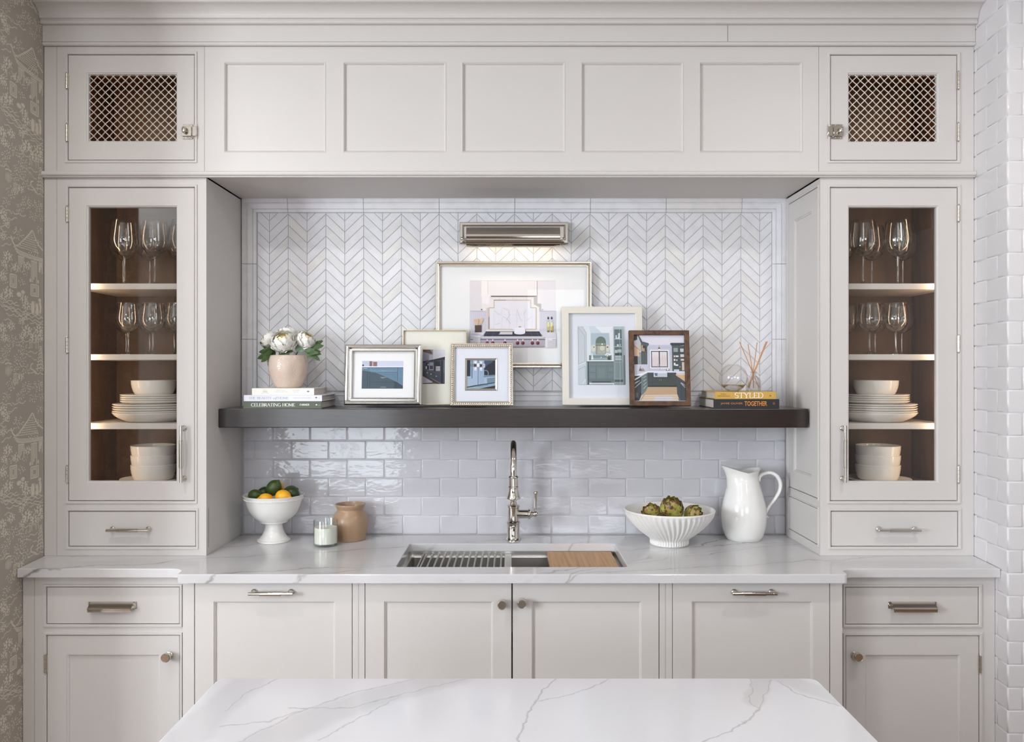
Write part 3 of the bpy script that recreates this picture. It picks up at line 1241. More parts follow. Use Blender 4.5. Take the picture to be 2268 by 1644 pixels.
def open_front(R, R2, y, t=0.02):
    """door frame round an opening R2"""
    bm = NB()
    rings(bm, [rr(R, 0, y + t), rr(R, 0, y + .0012), rr(R, .0012, y), rr(R2, -.0062, y), rr(R2, -.0056, y + .0022), rr(R2, -.003, y + .003), rr(R2, -.001, y + .0055),
               rr(R2, 0, y + .009), rr(R2, 0, y + t), rr(R, 0, y + t)], False)
    return bm


def put(o, loc, rot=(0, 0, 0)):
    o.location = loc
    o.rotation_euler = rot
    return o


LEDM = emit('led_warm', (1.0, 0.66, 0.34, 1), 9.0)
STRIPM = mat('led_channel', rgb(230, 220, 205), 0.5)


def led_strip(parent, x, y, z0, z1, s, power):
    """vertical warm strip behind the hinge-side stile; s = +1 shines to the right"""
    bm = NB()
    box(bm, x - .006, x + .006, y - .004, y + .004, z0, z1)
    st = obj('light_strip', bm, STRIPM, parent)
    bm = NB()
    n = int((z1 - z0) / 0.0165)
    for i in range(n):
        z = z0 + (i + .5) * (z1 - z0) / n
        box(bm, x - .0016, x + .0016, y + .004, y + .0062, z - .0018, z + .0018)
    o = obj('diodes', bm, LEDM, st)
    area('cabinet_strip_light', (x, y + .008, (z0 + z1) / 2), (x + s * 0.14, y + 0.42, (z0 + z1) / 2), 0.012, (z1 - z0) * .98, power, (1.0, 0.70, 0.42))
    return st


def glass_tower(side):
    L = side == 'left'
    if L:
        X0, X1 = XL(2.97) + .002, PX(457, YU)
        door, opening, drawer = (152.3, 416.3, 430.3, 1108.8), (195, 459, 389, 1066), (153, 1133.3, 432.8, 1209.8)
        xin0, xin1 = -1.631, X1 - .020
        hx, knx, dhx = 149.2, 407.3, 289.5
        hy = [(455, 495), (745, 785), (1029, 1072)]
    else:
        X0, X1 = 1.1345, XR(2.97) - .001
        door, opening, drawer = (1839.5, 416.3, 2119.8, 1108.8), (1882, 459, 2075.5, 1066), (1841, 1133.3, 2121, 1209.8)
        xin0, xin1 = X0 + .0375, 1.648
        hx, knx, dhx = 2122.6, 1866, 1985.5
        hy = [(452, 494), (740, 783), (1029, 1072)]
    z0, z1 = ZC + .0005, 2.3052
    t = thing('glass_cabinet', 'tall cream glass-door cabinet on the worktop %s' % ('beside the patterned wallpaper' if L else 'beside the tiled pier'),
              'cabinet', ((X0 + X1) / 2, 3.16, ZC + .0005))
    off = -Vector(t.location)

    def P(name, bm, m, par=None, **k):
        o = obj(name, bm, m, par or t, **k)
        if par is None:
            o.location = off
        return o
    R, O, D = RC(*door, YU), RC(*opening, YU), RC(*drawer, YU)
    bm = NB()
    holes = [grow(R, GAP), grow(D, GAP)]
    plate(bm, (X0, X1, z0, z1), holes, YU, YU + .02)
    for h in holes:
        bead(bm, h, YU)
    ff = P('face_frame', bm, PAINT)
    bm = NB()
    gx = PX(126, YU) if L else None
    if gx:
        box(bm, gx - .0006, gx + .0006, YU - .0003, YU, z0, z1)
        P('scribe_joint', bm, mat('joint_shadow', rgb(150, 144, 138), .8))
    # carcass
    bm = NB()
    box(bm, xin0 - .018, xin0, YU + .02, 3.336, z0, z1 - .004)
    box(bm, xin1, xin1 + (.018 if not L else .0), YU + .02, 3.336, z0, z1 - .004) if not L else box(bm, xin1 - .001, xin1, YU + .02, 3.336, z0, z1 - .004)
    box(bm, xin0, xin1, 3.330, 3.340, z0, z1 - .004)
    box(bm, xin0, xin1, YU + .021, 3.330, z1 - .02, z1 - .004)
    zf = PZ(1067, YU) - .027
    box(bm, xin0, xin1, YU + .021, 3.330, zf - .02, zf)
    P('carcass', bm, PAINT_IN)
    if L:
        bm = NB()
        box(bm, X1 - .019, X1, YU + .02, 3.3615, z0, z1)
        P('end_panel', bm, PAINT)
    else:
        # panelled side towards the niche: a false door above a false drawer
        bm = NB()
        back, front = -3.345, -(YU + .02)
        d = (-3.309, -2.996, 1.1225, 2.277)
        d2 = (-3.251, -3.0596, 1.194, 2.201)
        w = (-3.309, -2.996, 0.951, 1.082)
        plate(bm, (back, front, z0, z1), [grow(d, GAP), grow(w, GAP)], 0, .019)
        for h in (d, w):
            bead(bm, grow(h, GAP), 0, .006, .0025)
        rings(bm, [rr(d, 0, .018), rr(d, 0, .001), rr(d, .001, 0), rr(d2, 0, 0), rr(d2, .001, .003), rr(d2, .004, .0035), rr(d2, .0066, .008)], True)
        rings(bm, [rr(w, 0, .018), rr(w, 0, .001), rr(w, .001, 0)], True)
        bmesh.ops.transform(bm, matrix=T(X0, 0, 0) @ ROT(-PI / 2, 'Z'), verts=bm.verts)
        P('end_panel', bm, PAINT)
    # shelves
    for (ya, yb) in ((628, 641), (785, 797.5), (938, 951)):
        bm = NB()
        bbox(bm, xin0 + .001, xin1 - .001, 3.03, 3.329, PZ(yb, 3.03), PZ(ya, 3.03), .0012)
        P('shelf', bm, PAINT_SHELF)
    # door
    dr = P('door', open_front(R, O, YU + .0006), PAINT)
    bm = NB()
    box(bm, O[0] - .004, O[1] + .004, YU + .011, YU + .0145, O[2] - .004, O[3] + .004)
    obj('glass_pane', bm, PANE, dr)
    for (a, b) in hy:
        o = obj('hinge', hinge((b - a) / 602 - .012), NICKEL_S, dr)
        put(o, (PX(hx, YU), YU - .0035, PZ((a + b) / 2, YU)))
    o = obj('handle', bar_pull(125.5 / 602), NICKEL, dr)
    put(o, (PX(knx, YU), YU + .0006, PZ(1004.5, YU)), (0, PI / 2, 0))
    dw = P('drawer', slab_front(D, YU + .0006), PAINT)
    o = obj('handle', bar_pull(93.5 / 602), NICKEL, dw)
    put(o, (PX(dhx, YU), YU + .0006, PZ(1172.5, YU)))
    bm = NB()
    box(bm, X0, X1, YU + .021, YU + .024, D[2] - .01, D[3] + .01)
    P('drawer_cavity', bm, DARKGAP)
    zst = (zf + .02, z1 - .03)
    if L:
        led_strip(t, xin0 + .050, YU + .030, zst[0], zst[1], 1, .75)
    else:
        led_strip(t, xin1 - .060, YU + .030, zst[0], zst[1], -1, .75)
    for c in t.children:
        if c.name.startswith('light_strip'):
            c.location = off
    return t, (xin0, xin1, zf)


towerL, inL = glass_tower('left')
towerR, inR = glass_tower('right')


def mesh_cabinet(side):
    L = side == 'left'
    if L:
        X0, X1 = XL(2.97) + .002, PX(453, YU) - .0006
        door, opening = (151.3, 122, 430, 354), (195, 164.5, 389, 311)
        xin0, xin1 = -1.64, X1 - .02
        hx, lx = 148.4, 431.0
        hy = [(160, 200), (273, 317)]
    else:
        X0, X1 = PX(1813.5, YU) + .0006, XR(2.97) - .001
        door, opening = (1839.8, 122.8, 2119, 354.5), (1881.8, 165, 2076.3, 312)
        xin0, xin1 = X0 + .02, 1.648
        hx, lx = 2121.8, 1838.8
        hy = [(157, 201), (271, 316)]
    z0, z1 = 2.329, 2.7888
    t = thing('mesh_door_cabinet', 'small cream cupboard with wire mesh door in the %s corner' % ('upper left' if L else 'upper right'), 'cabinet', ((X0 + X1) / 2, 3.16, z0))
    off = -Vector(t.location)

    def P(name, bm, m):
        o = obj(name, bm, m, t)
        o.location = off
        return o
    R, O = RC(*door, YU), RC(*opening, YU)
    bm = NB()
    h = grow(R, GAP)
    plate(bm, (X0, X1, z0, z1), [h], YU, YU + .02)
    bead(bm, h, YU)
    P('face_frame', bm, PAINT)
    if L:
        gx = PX(126, YU)
        bm = NB()
        box(bm, gx - .0006, gx + .0006, YU - .0003, YU, z0, z1)
        P('scribe_joint', bm, bpy.data.materials['joint_shadow'])
    bm = NB()
    box(bm, xin0 - .018, xin0, YU + .02, 3.336, z0, 2.77)
    box(bm, xin1, xin1 + .018, YU + .02, 3.336, z0, 2.77)
    box(bm, xin0, xin1, 3.330, 3.340, z0, 2.77)
    box(bm, xin0, xin1, YU + .021, 3.330, 2.753, 2.77)
    box(bm, xin0, xin1, YU + .021, 3.330, z0 + .02, z0 + .04)
    P('carcass', bm, SHADED_IN)
    dr = P('door', open_front(R, O, YU + .0006), PAINT)
    # woven diagonal wire
    bm = NB()
    pit = 17.62 / 602 / math.sqrt(2)
    cx, cz = (O[0] + O[1]) / 2, (O[2] + O[3]) / 2
    hw, hh = (O[1] - O[0]) / 2 + .002, (O[3] - O[2]) / 2 + .002
    yw = YU + .011
    for fam in (0, 1):
        dv = Vector((1, 0, 1)).normalized() if fam == 0 else Vector((1, 0, -1)).normalized()
        nv = Vector((-1, 0, 1)).normalized() if fam == 0 else Vector((1, 0, 1)).normalized()
        K = int((hw + hh) / pit) + 1
        for k in range(-K, K + 1):
            o_ = nv * (k + .5) * pit
            ts = []
            for (lim, comp) in ((hw, 'x'), (hh, 'z')):
                for s in (-1, 1):
                    c, d = getattr(o_, comp), getattr(dv, comp)
                    ts.append((s * lim - c) / d)
            ta, tb = max(min(ts[0], ts[1]), min(ts[2], ts[3])), min(max(ts[0], ts[1]), max(ts[2], ts[3]))
            if tb - ta < .006:
                continue
            pts = [ta]
            i0 = math.ceil(ta / pit * 2)
            while i0 * pit / 2 < tb:
                if i0 * pit / 2 > ta + .001:
                    pts.append(i0 * pit / 2)
                i0 += 1
            pts.append(tb)
            V = []
            for q in pts:
                ph = round(q / pit * 2)
                y = yw + .0014 * math.cos(PI * (q / pit - .5) + PI * k + PI * fam)
                p = o_ + dv * q
                V.append((cx + p.x, y, cz + p.z))
            tube(bm, V, .0019, 6)
    obj('wire_grille', bm, WIRE, dr)
    for (a, b) in hy:
        o = obj('hinge', hinge((b - a) / 602 - .012), NICKEL_S, dr)
        put(o, (PX(hx, YU), YU - .0035, PZ((a + b) / 2, YU)))
    o = obj('latch', latch(1 if L else -1), NICKEL, dr)
    put(o, (PX(lx - (10.0 if L else -10.5), YU), YU - .0006, PZ(292, YU)))
    st = led_strip(t, (xin0 + .055 if L else xin1 - .060), YU + .030, z0 + .05, 2.745, 1 if L else -1, .4)
    st.location = off
    return t


mesh_cabinet('left')
mesh_cabinet('right')

# panelled front over the niche with its soffit
vx0, vx1 = PX(453, YU) + .0006, PX(1813.5, YU) - .0006
t = thing('panelled_valance', 'long cream panelled front with five square recesses above the niche', 'panelling', ((vx0 + vx1) / 2, 3.1, 2.33))
off = -Vector(t.location)
holes = [RC(a, 137, b, 338, YU) for a, b in ((496, 721.5), (760, 988), (1023, 1251.5), (1287, 1513.5), (1549, 1777))]
bm = NB()
plate(bm, (vx0, vx1, 2.329, 2.7888), holes, YU, YU + .02)
put(obj('front_board', bm, PAINT, t), off)
for h in holes:
    bm = NB()
    rings(bm, [rr(h, -.001, YU + .004), rr(h, 0, YU - .0008), rr(h, .0015, YU - .0014), rr(h, .004, YU + .0005), rr(h, .0075, YU + .0055), rr(h, .0082, YU + .009)], True)
    put(obj('panel', bm, PAINT, t), off)
bm = NB()
box(bm, PX(457, YU) + .0005, 1.134, YU + .021, 3.3455, 2.3108, 2.3285)
put(obj('soffit_board', bm, PAINT, t), off)


# ------------------------------------------------------------------ base cabinets
ZB = 0.8845


def base_cabinet(label, X0, X1, Y, items, beaded, body_back=3.34, joint=None):
    t = thing('base_cabinet', label, 'cabinet', ((X0 + X1) / 2, (Y + body_back) / 2, 0))
    off = -Vector(t.location)

    def P(name, bm, m):
        o = obj(name, bm, m, t)
        o.location = off
        return o
    holes = []
    for it in items:
        holes.append(grow(it['R'], GAP))
    hs = holes
    if not beaded and len(holes) == 2:
        hs = [(holes[0][0], holes[1][1], holes[0][2], holes[0][3])]
    bm = NB()
    plate(bm, (X0, X1, 0.10, ZB), hs, Y, Y + .02)
    if beaded:
        for h in hs:
            bead(bm, h, Y)
    P('face_frame', bm, PAINT)
    bm = NB()
    box(bm, X0, X1, Y + .0215, body_back, 0.10, ZB - .25 if 'sink' in label else ZB - .002)
    P('carcass', bm, DARKGAP)
    bm = NB()
    box(bm, X0, X1, Y + .07, Y + .085, 0.0, 0.10)
    P('toe_kick', bm, PAINT)
    if joint:
        bm = NB()
        box(bm, joint - .0006, joint + .0006, Y - .0003, Y, 0.10, ZB)
        P('scribe_joint', bm, bpy.data.materials['joint_shadow'])
    for it in items:
        if it.get('R2'):
            d = P('door', shaker_front(it['R'], it['R2'], Y + .0006), PAINT)
        else:
            d = P('drawer', slab_front(it['R'], Y + .0006), PAINT)
        k, x, y = it['h']
        if k == 'cup':
            o = obj('cup_pull', cup_pull(107 / 635), NICKEL, d)
        elif k == 'bar':
            o = obj('handle', bar_pull(98 / 654), NICKEL, d)
        else:
            o = obj('knob', knob(), NICKEL, d)
        put(o, (PX(x, Y), Y + .0006, PZ(y, Y)))
        for (hx, a, b) in it.get('hinges', ()):
            o = obj('hinge', hinge((b - a) / 635 - .012), NICKEL_S, d)
            put(o, (PX(hx, Y), Y - .0035, PZ((a + b) / 2, Y)))
    return t


def low(x0, y0, x1, Y, z=0.14):
    a = RC(x0, y0, x1, y0 + 10, Y)
    return (a[0], a[1], z, a[3])


XM0, XM1 = PX(405, YC), PX(1865.5, YC)
base_cabinet('cream base cabinet with cup pull drawer over a door, left end by the patterned wallpaper', XL(2.815) + .002, XM0 - .001, YS,
             [dict(R=RC(104, 1301.5, 396.8, 1381.7, YS), h=('cup', 249.5, 1333)),
              dict(R=low(104.5, 1408.3, 397.2, YS), R2=low(147.5, 1450.5, 353.5, YS, .21), h=('knob', 375, 1451), hinges=[(101.3, 1446, 1494)])], True,
             joint=PX(76.5, YS))
base_cabinet('cream base cabinet with cup pull drawer over a door, right end by the tiled pier', XM1 + .001, XR(2.815) - .001, YS,
             [dict(R=RC(1873.6, 1302, 2166.5, 1382.5, YS), h=('cup', 2020.5, 1333)),
              dict(R=low(1874, 1409.3, 2167.8, YS), R2=low(1916, 1451, 2127.5, YS, .21), h=('knob', 1893, 1450), hinges=[(2170.6, 1449, 1494)])], True)
base_cabinet('cream panelled appliance front with bar pull below the fruit bowl', XM0, PX(794, YC) - .0005, YC,
             [dict(R=low(431.3, 1292, 779.5, YC), R2=low(473, 1332.5, 742, YC, .21), h=('bar', 604, 1311.5))], False)
base_cabinet('cream two-door sink cabinet with two dark knobs in the middle', PX(794, YC) + .0005, PX(1474, YC) - .0005, YC,
             [dict(R=low(809, 1292, 1132.8, YC), R2=low(850.5, 1332.5, 1092, YC, .21), h=('knob', 1112.5, 1335.5)),
              dict(R=low(1135.8, 1292, 1459.3, YC), R2=low(1178, 1332.5, 1421, YC, .21), h=('knob', 1155.5, 1333))], False)
base_cabinet('cream panelled appliance front with bar pull below the ribbed bowl', PX(1474, YC) + .0005, XM1, YC,
             [dict(R=low(1490.3, 1292, 1837.5, YC), R2=low(1532.5, 1332.5, 1800.5, YC, .21), h=('bar', 1667, 1311.5))], False)


# ------------------------------------------------------------------ worktop
def slab(bm, outline, hole, z0, z1, e=0.0028):
    """stone slab with eased top edges; outline counter-clockwise, hole clockwise or None"""
    def loop(pts, z):
        return [bm.verts.new((x, y, z)) for x, y in pts]

    def strip(a, b):
        n = len(a)
        for i in range(n):
            j = (i + 1) % n
            bm.faces.new((a[i], a[j], b[j], b[i]))

    def edges(l):
        return [bm.edges.get((l[i], l[(i + 1) % len(l)])) or bm.edges.new((l[i], l[(i + 1) % len(l)])) for i in range(len(l))]
    tops, bots = [], []
    for P, s in ((outline, 1), (hole, -1)):
        if P is None:
            continue
        a = loop(inset_poly(P, e * s), z1)
        m = loop(inset_poly(P, e * s * .3), z1 - e * .3)
        b = loop(P, z1 - e)
        c = loop(P, z0)
        strip(a, m)
        strip(m, b)
        strip(b, c)
        tops += edges(a)
        bots += edges(c)
    bmesh.ops.triangle_fill(bm, use_beauty=True, edges=tops)
    bmesh.ops.triangle_fill(bm, use_beauty=True, edges=bots)


def arc(cx, cy, r, a0, a1, n=5):
    return [(cx + r * math.cos(math.radians(a0 + (a1 - a0) * i / n)), cy + r * math.sin(math.radians(a0 + (a1 - a0) * i / n))) for i in range(n + 1)]


YE, YEC = 2.776, 2.700       # front edges: sides, middle
xa, xb = -1.1215, 1.1235
out = [(-1.7030 + .002, YE)]
out += [(xa - .062, YE), (xa - .048, YE - .001)] + arc(xa - .046, YE - .046, .045, 84, 14, 6) + [(xa - .001, YE - .052)]
out += arc(xa + .013, YEC + .013, .014, 185, 268, 5)
out += arc(xb - .013, YEC + .013, .014, 272, 355, 5)
out += [(xb + .001, YE - .052)] + arc(xb + .046, YE - .046, .045, 166, 96, 6) + [(xb + .048, YE - .001), (xb + .062, YE)]
out += [(XR(YE) - .0015, YE), (XR(2.97) - .0015, 2.97), (XR(3.345) - .0015, 3.345), (XL(3.345) + .001, 3.345)]
hx0, hx1, hy0, hy1 = -0.403, 0.403, 2.802, 3.181
hole = arc(hx0 + .014, hy0 + .014, .014, 180, 270, 4) + arc(hx1 - .014, hy0 + .014, .014, 270, 360, 4) + \
    arc(hx1 - .014, hy1 - .014, .014, 0, 90, 4) + arc(hx0 + .014, hy1 - .014, .014, 90, 180, 4)
bm = NB()
slab(bm, out, hole, ZC - .030, ZC)
ctop = obj('countertop', bm, CTOP)
tag(ctop, 'long white veined quartz worktop with bumped-out middle on the cream base cabinets', 'worktop')

# sink
t = thing('sink', 'undermounted brushed steel ledge sink below the middle of the worktop', 'sink', (0, 2.99, ZC - .0305))
off = -Vector(t.location)
bm = NB()
zt = ZC - .0308


def srect(d, z, r=.016):
    x0, x1, y0, y1 = hx0 - d, hx1 + d, hy0 - d, hy1 + d
    return [(x, y, z) for x, y in arc(x0 + r, y0 + r, r, 180, 270, 4) + arc(x1 - r, y0 + r, r, 270, 360, 4) + arc(x1 - r, y1 - r, r, 0, 90, 4) + arc(x0 + r, y1 - r, r, 90, 180, 4)]


lo = [srect(.03, zt), srect(.002, zt), srect(.002, zt - .018), srect(-.010, zt - .0185), srect(-.011, zt - .022), srect(-.011, zt - .20), srect(-.03, zt - .215)]
L_ = [[bm.verts.new(p) for p in l] for l in lo]
for a, b in zip(L_, L_[1:]):
    for i in range(len(a)):
        j = (i + 1) % len(a)
        bm.faces.new((a[i], a[j], b[j], b[i]))
bm.faces.new(L_[-1])
put(obj('basin', bm, STEEL, t), off)
bm = NB()
lathe(bm, [(0, .002), (.03, .002), (.042, .003), (.045, .001), (.045, 0)], 24, T(0, 3.0, zt - .2145))
put(obj('drain', bm, NICKEL_S, t), off)

t = thing('drying_rack', 'steel rod drying rack lying across the left of the sink', 'rack', (-.18, 2.99, zt - .0184))
off = -Vector(t.location)
for i in range(13):
    x = -.338 + i * .0247
    bm = NB()
    tube(bm, [(x, hy0 + .0025, zt - .0138), (x, hy1 - .0025, zt - .0138)], .0042, 8)
    put(obj('rod', bm, RACKM, t), off)
for x0, x1 in ((-.352, -.346), (-.028, -.002)):
    bm = NB()
    bbox(bm, x0, x1, hy0 + .0025, hy1 - .0025, zt - .0180, zt - .0100, .001)
    put(obj('end_bar', bm, STEEL if x1 > -.1 else RACKM, t), off)
bm = NB()
bbox(bm, .138, .389, hy0 + .0075, hy1 - .006, zt - .0180, zt + .0005, .0025, 2)
tag(obj('cutting_board', bm, BAMBOO), 'pale bamboo chopping board across the right of the sink', 'board')

# ------------------------------------------------------------------ island
ix0, ix1, iy0, iy1 = -0.6495, 0.6735, 0.82, 1.788
out = arc(ix0 + .01, iy0 + .01, .01, 180, 270, 3) + arc(ix1 - .01, iy0 + .01, .01, 270, 360, 3) + arc(ix1 - .022, iy1 - .022, .022, 0, 90, 6) + arc(ix0 + .022, iy1 - .022, .022, 90, 180, 6)
bm = NB()
slab(bm, out, None, ZC - .03, ZC, .004)
tag(obj('island_worktop', bm, ITOP), 'white quartz island top with grey veins in the foreground', 'worktop')
t = thing('island_cabinet', 'cream island cabinet carrying the veined top in the foreground', 'cabinet', (0.012, 1.3, 0))
off = -Vector(t.location)
bm = NB()
box(bm, ix0 + .05, ix1 - .05, iy0 + .25, iy1 - .05, .1, ZC - .0305)
put(obj('carcass', bm, PAINT, t), off)
bm = NB()
box(bm, ix0 + .1, ix1 - .1, iy0 + .3, iy1 - .11, 0, .1)
put(obj('toe_kick', bm, PAINT, t), off)
for i in range(3):
    w = (ix1 - ix0 - .12) / 3
    x = ix0 + .06 + i * w
    bm = shaker_front((x + .004, x + w - .004, .115, .87), (x + .06, x + w - .06, .18, .81), 0)
    bmesh.ops.transform(bm, matrix=T(0, iy1 - .0295, 0) @ Matrix.Diagonal((1, -1, 1, 1)), verts=bm.verts)
    put(obj('door', bm, PAINT, t), off)

# ------------------------------------------------------------------ floating shelf
ZS = 1.4505
bm = NB()
bbox(bm, -1.1236, 1.1338, 3.09, 3.345, 1.3775, ZS, .003, 2)
tag(obj('floating_shelf', bm, SHELFWOOD), 'thick dark stained wooden shelf spanning the tiled niche', 'shelf')

# ================================================================== FAUCET
fx, fy = PX(1137, 3.25), 3.25
t = thing('faucet', 'polished nickel bridge-style kitchen faucet with side lever behind the sink', 'faucet', (fx, fy, ZC))


def fz(py, Y=3.245):
    return PZ(py, Y) - ZC


bm = NB()
lathe(bm, [(0, 0), (.0315, 0), (.0315, .003), (.0285, .006), (.0270, .010), (.0258, .012), (.0258, .066), (.0285, .069), (.0285, .0735), (.0258, .076), (.0225, .078),
           (.0225, .130), (.0262, .133), (.0262, .138), (.0225, .141), (.0150, .143), (.0150, .150), (0, .150)], 32)
obj('body', bm, NICKEL, t)
bm = NB()
zA = .300                       # where the neck starts to bend
R_ = .100
pts = [(0, 0, .145), (0, 0, .20), (0, 0, .25), (0, 0, zA)]
for i in range(1, 19):
    a = PI * i / 18
    pts.append((0, -R_ + R_ * math.cos(a), zA + R_ * math.sin(a) * .98))
zW = PZ(1057, fy - 2 * R_) - ZC
pts.append((0, -2 * R_, zW))
tube(bm, pts, .0125, 20)
obj('spout', bm, NICKEL, t)
bm = NB()
s2 = sc(fy - 2 * R_)
z = lambda py: PZ(py, fy - 2 * R_) - ZC
r = lambda w: w / 2 / s2
lathe(bm, [(0, z(1054)), (r(17), z(1054)), (r(22), z(1056)), (r(23), z(1058)), (r(20.5), z(1059.5)), (r(20.5), z(1077)), (r(23), z(1078.5)), (r(23), z(1081)), (r(20.5), z(1082)),
           (r(20.5), z(1083)), (r(29.5), z(1100)), (r(31), z(1102)), (r(31), z(1104.5)), (r(27), z(1106)), (r(15), z(1106.5)), (r(15), z(1109)), (0, z(1109))], 32, T(0, -2 * R_, 0))
obj('spray_head', bm, NICKEL, t)
bm = NB()
hz = .104
lathe(bm, [(0, .010), (.0175, .010), (.0175, .058), (.0205, .060), (.0205, .066), (.0165, .069), (.0135, .072), (.0115, .076), (.0095, .080), (0, .080)], 28, T(0, 0, hz) @ AX_X)
obj('side_valve', bm, NICKEL, t)
bm = NB()
sphere(bm, (.0885, 0, hz), .0125, 20, 14)
pts = [(.0885, 0, hz + .008), (.0885, 0, hz + .03), (.0900, 0, hz + .084)]
tube(bm, pts, [.0052, .0056, .0072], 14)
lathe(bm, [(0, .080), (.0085, .080), (.0102, .083), (.0102, .0875), (.0075, .091), (0, .0915)], 20, T(.0902, 0, hz))
obj('lever', bm, NICKEL, t)

# ================================================================== PICTURE LIGHT
Yp = 3.345
t = thing('picture_light', 'polished nickel picture light on the chevron tiles above the largest picture', 'lamp', (PX(1138, Yp), Yp - .001, PZ(517, Yp)))
ox, oy, oz = t.location


def rel(R):
    return (R[0] - ox, R[1] - ox, R[2] - oz, R[3] - oz)


bm = NB()
Rb = rel(RC(1018, 493, 1258.5, 541, Yp))
rings(bm, [rr(Rb, 0, 0), rr(Rb, 0, -.007), rr(Rb, .004, -.012), rr(Rb, .012, -.012), rr(Rb, .016, -.017), rr(Rb, .020, -.020), rr(Rb, .026, -.020)], True, True)
obj('backplate', bm, NICKEL, t)
Ysh = 3.28
Rs = (PX(1034, Ysh) - ox, PX(1239, Ysh) - ox)
cyl_y, cyl_z = Ysh - oy, PZ(527, Ysh) - oz
bm = NB()
rs = .046
prof = []
for (a0, a1, rad) in ((30, 84, rs), (88, 140, rs * .985), (144, 196, rs), (200, 246, rs * .985)):
    for i in range(8):
        a = math.radians(a0 + (a1 - a0) * i / 7)
        prof.append((cyl_y + math.cos(a) * rad, cyl_z + math.sin(a) * rad))
inner = [(cyl_y + (y - cyl_y) * .955, cyl_z + (z_ - cyl_z) * .955) for y, z_ in prof][::-1]
ring_ = prof + inner
a = [bm.verts.new((Rs[0], y, z_)) for y, z_ in ring_]
b = [bm.verts.new((Rs[1], y, z_)) for y, z_ in ring_]
n = len(ring_)
for i in range(n):
    j = (i + 1) % n
    bm.faces.new((a[i], a[j], b[j], b[i])).smooth = True
m = len(prof)
for X_, vs in ((0, a), (1, b)):
    for i in range(m - 1):
        bm.faces.new((vs[i], vs[i + 1], vs[n - 2 - i], vs[n - 1 - i]))
    cv = [bm.verts.new((Rs[X_] + (.0006 if X_ else -.0006), y, z_)) for y, z_ in prof]
    bm.faces.new(cv)
obj('shade', bm, NICKEL, t, angle=25)
for s in (0, 1):
    bm = NB()
    x = Rs[s]
    d = 1 if s else -1
    tube(bm, [(x - d * .002, cyl_y, cyl_z - .004), (x + d * .016, cyl_y, cyl_z - .004)], .0042, 12)
    sphere(bm, (x + d * .020, cyl_y, cyl_z - .004), .0078, 14, 10)
    tube(bm, [(x + d * .009, cyl_y, cyl_z - .004), (x + d * .009, -.019, cyl_z + .002)], .0045, 10)
    obj('arm', bm, NICKEL, t)
BULB = emit('bulb_glow', (1.0, 0.80, 0.55, 1), 3.0)
for s in (-.09, .09):
    bm = NB()
    tube(bm, [(s - .06, cyl_y + .004, cyl_z - .006), (s + .06, cyl_y + .004, cyl_z - .006)], .011, 12)
    obj('bulb', bm, BULB, t)
area('picture_lamp', (ox, Ysh + .012, oz + cyl_z - .014), (ox, 3.352, 1.75), .34, .02, 0.32, (1.0, 0.80, 0.58))

# ================================================================== PRINTS (flat pictures drawn as coloured shapes)
PRINT = bpy.data.materials.new('printed_picture')
PRINT.use_nodes = True
_b = PRINT.node_tree.nodes['Principled BSDF']
_a = PRINT.node_tree.nodes.new('ShaderNodeVertexColor')
_a.layer_name = 'ink'
PRINT.node_tree.links.new(_a.outputs['Color'], _b.inputs['Base Color'])
_b.inputs['Roughness'].default_value = 0.35
_b.inputs['Specular IOR Level'].default_value = 0.3


class Art:
    """shapes in the coordinates of a zoomed view: (ox, oy) + p / k = photo pixel"""

    def __init__(s, ox, oy, k, clip):
        s.ox, s.oy, s.k, s.sh = ox, oy, k, []
        s.clip = clip

    def p(s, c, *pts):
        s.sh.append((c, list(pts)))
        return s

    def r(s, c, x0, y0, x1, y1):
        return s.p(c, (x0, y0), (x1, y0), (x1, y1), (x0, y1))

    def l(s, c, w, *pts):
        for (x0, y0), (x1, y1) in zip(pts, pts[1:]):
            L = math.hypot(x1 - x0, y1 - y0) or 1
            nx, ny = -(y1 - y0) / L * w / 2, (x1 - x0) / L * w / 2
            s.p(c, (x0 + nx, y0 + ny), (x1 + nx, y1 + ny), (x1 - nx, y1 - ny), (x0 - nx, y0 - ny))
        return s

    def e(s, c, x, y, rx, ry=None, n=14, a0=0, a1=360):
        ry = ry or rx
        return s.p(c, *[(x + rx * math.cos(math.radians(a0 + (a1 - a0) * i / n)), y + ry * math.sin(math.radians(a0 + (a1 - a0) * i / n)))
                        for i in range(n if a1 - a0 == 360 else n + 1)])

    def build(s, name, fn, parent, y0):
        """fn: photo pixel -> local (x, z)"""
        bm = NB()
        lay = bm.loops.layers.float_color.new('ink')
        c0 = s.clip
        for i, (c, pts) in enumerate(s.sh):
            pts = clip_poly(pts, c0[0], c0[2], c0[1], c0[3])
            if len(pts) < 3:
                continue
            vs = []
            for (x, y) in pts:
                lx, lz = fn(s.ox + x / s.k, s.oy + y / s.k)
                vs.append(bm.verts.new((lx, y0 - i * 1.5e-5, lz)))
            f = bm.faces.new(vs)
            if f.calc_area() < 1e-12:
                pass
            col = rgb(*c)
            for lp in f.loops:
                lp[lay] = col
        me = bpy.data.meshes.new(name)
        bm.to_mesh(me)
        bm.free()
        me.materials.append(PRINT)
        o = bpy.data.objects.new(name, me)
        return link(o, parent)


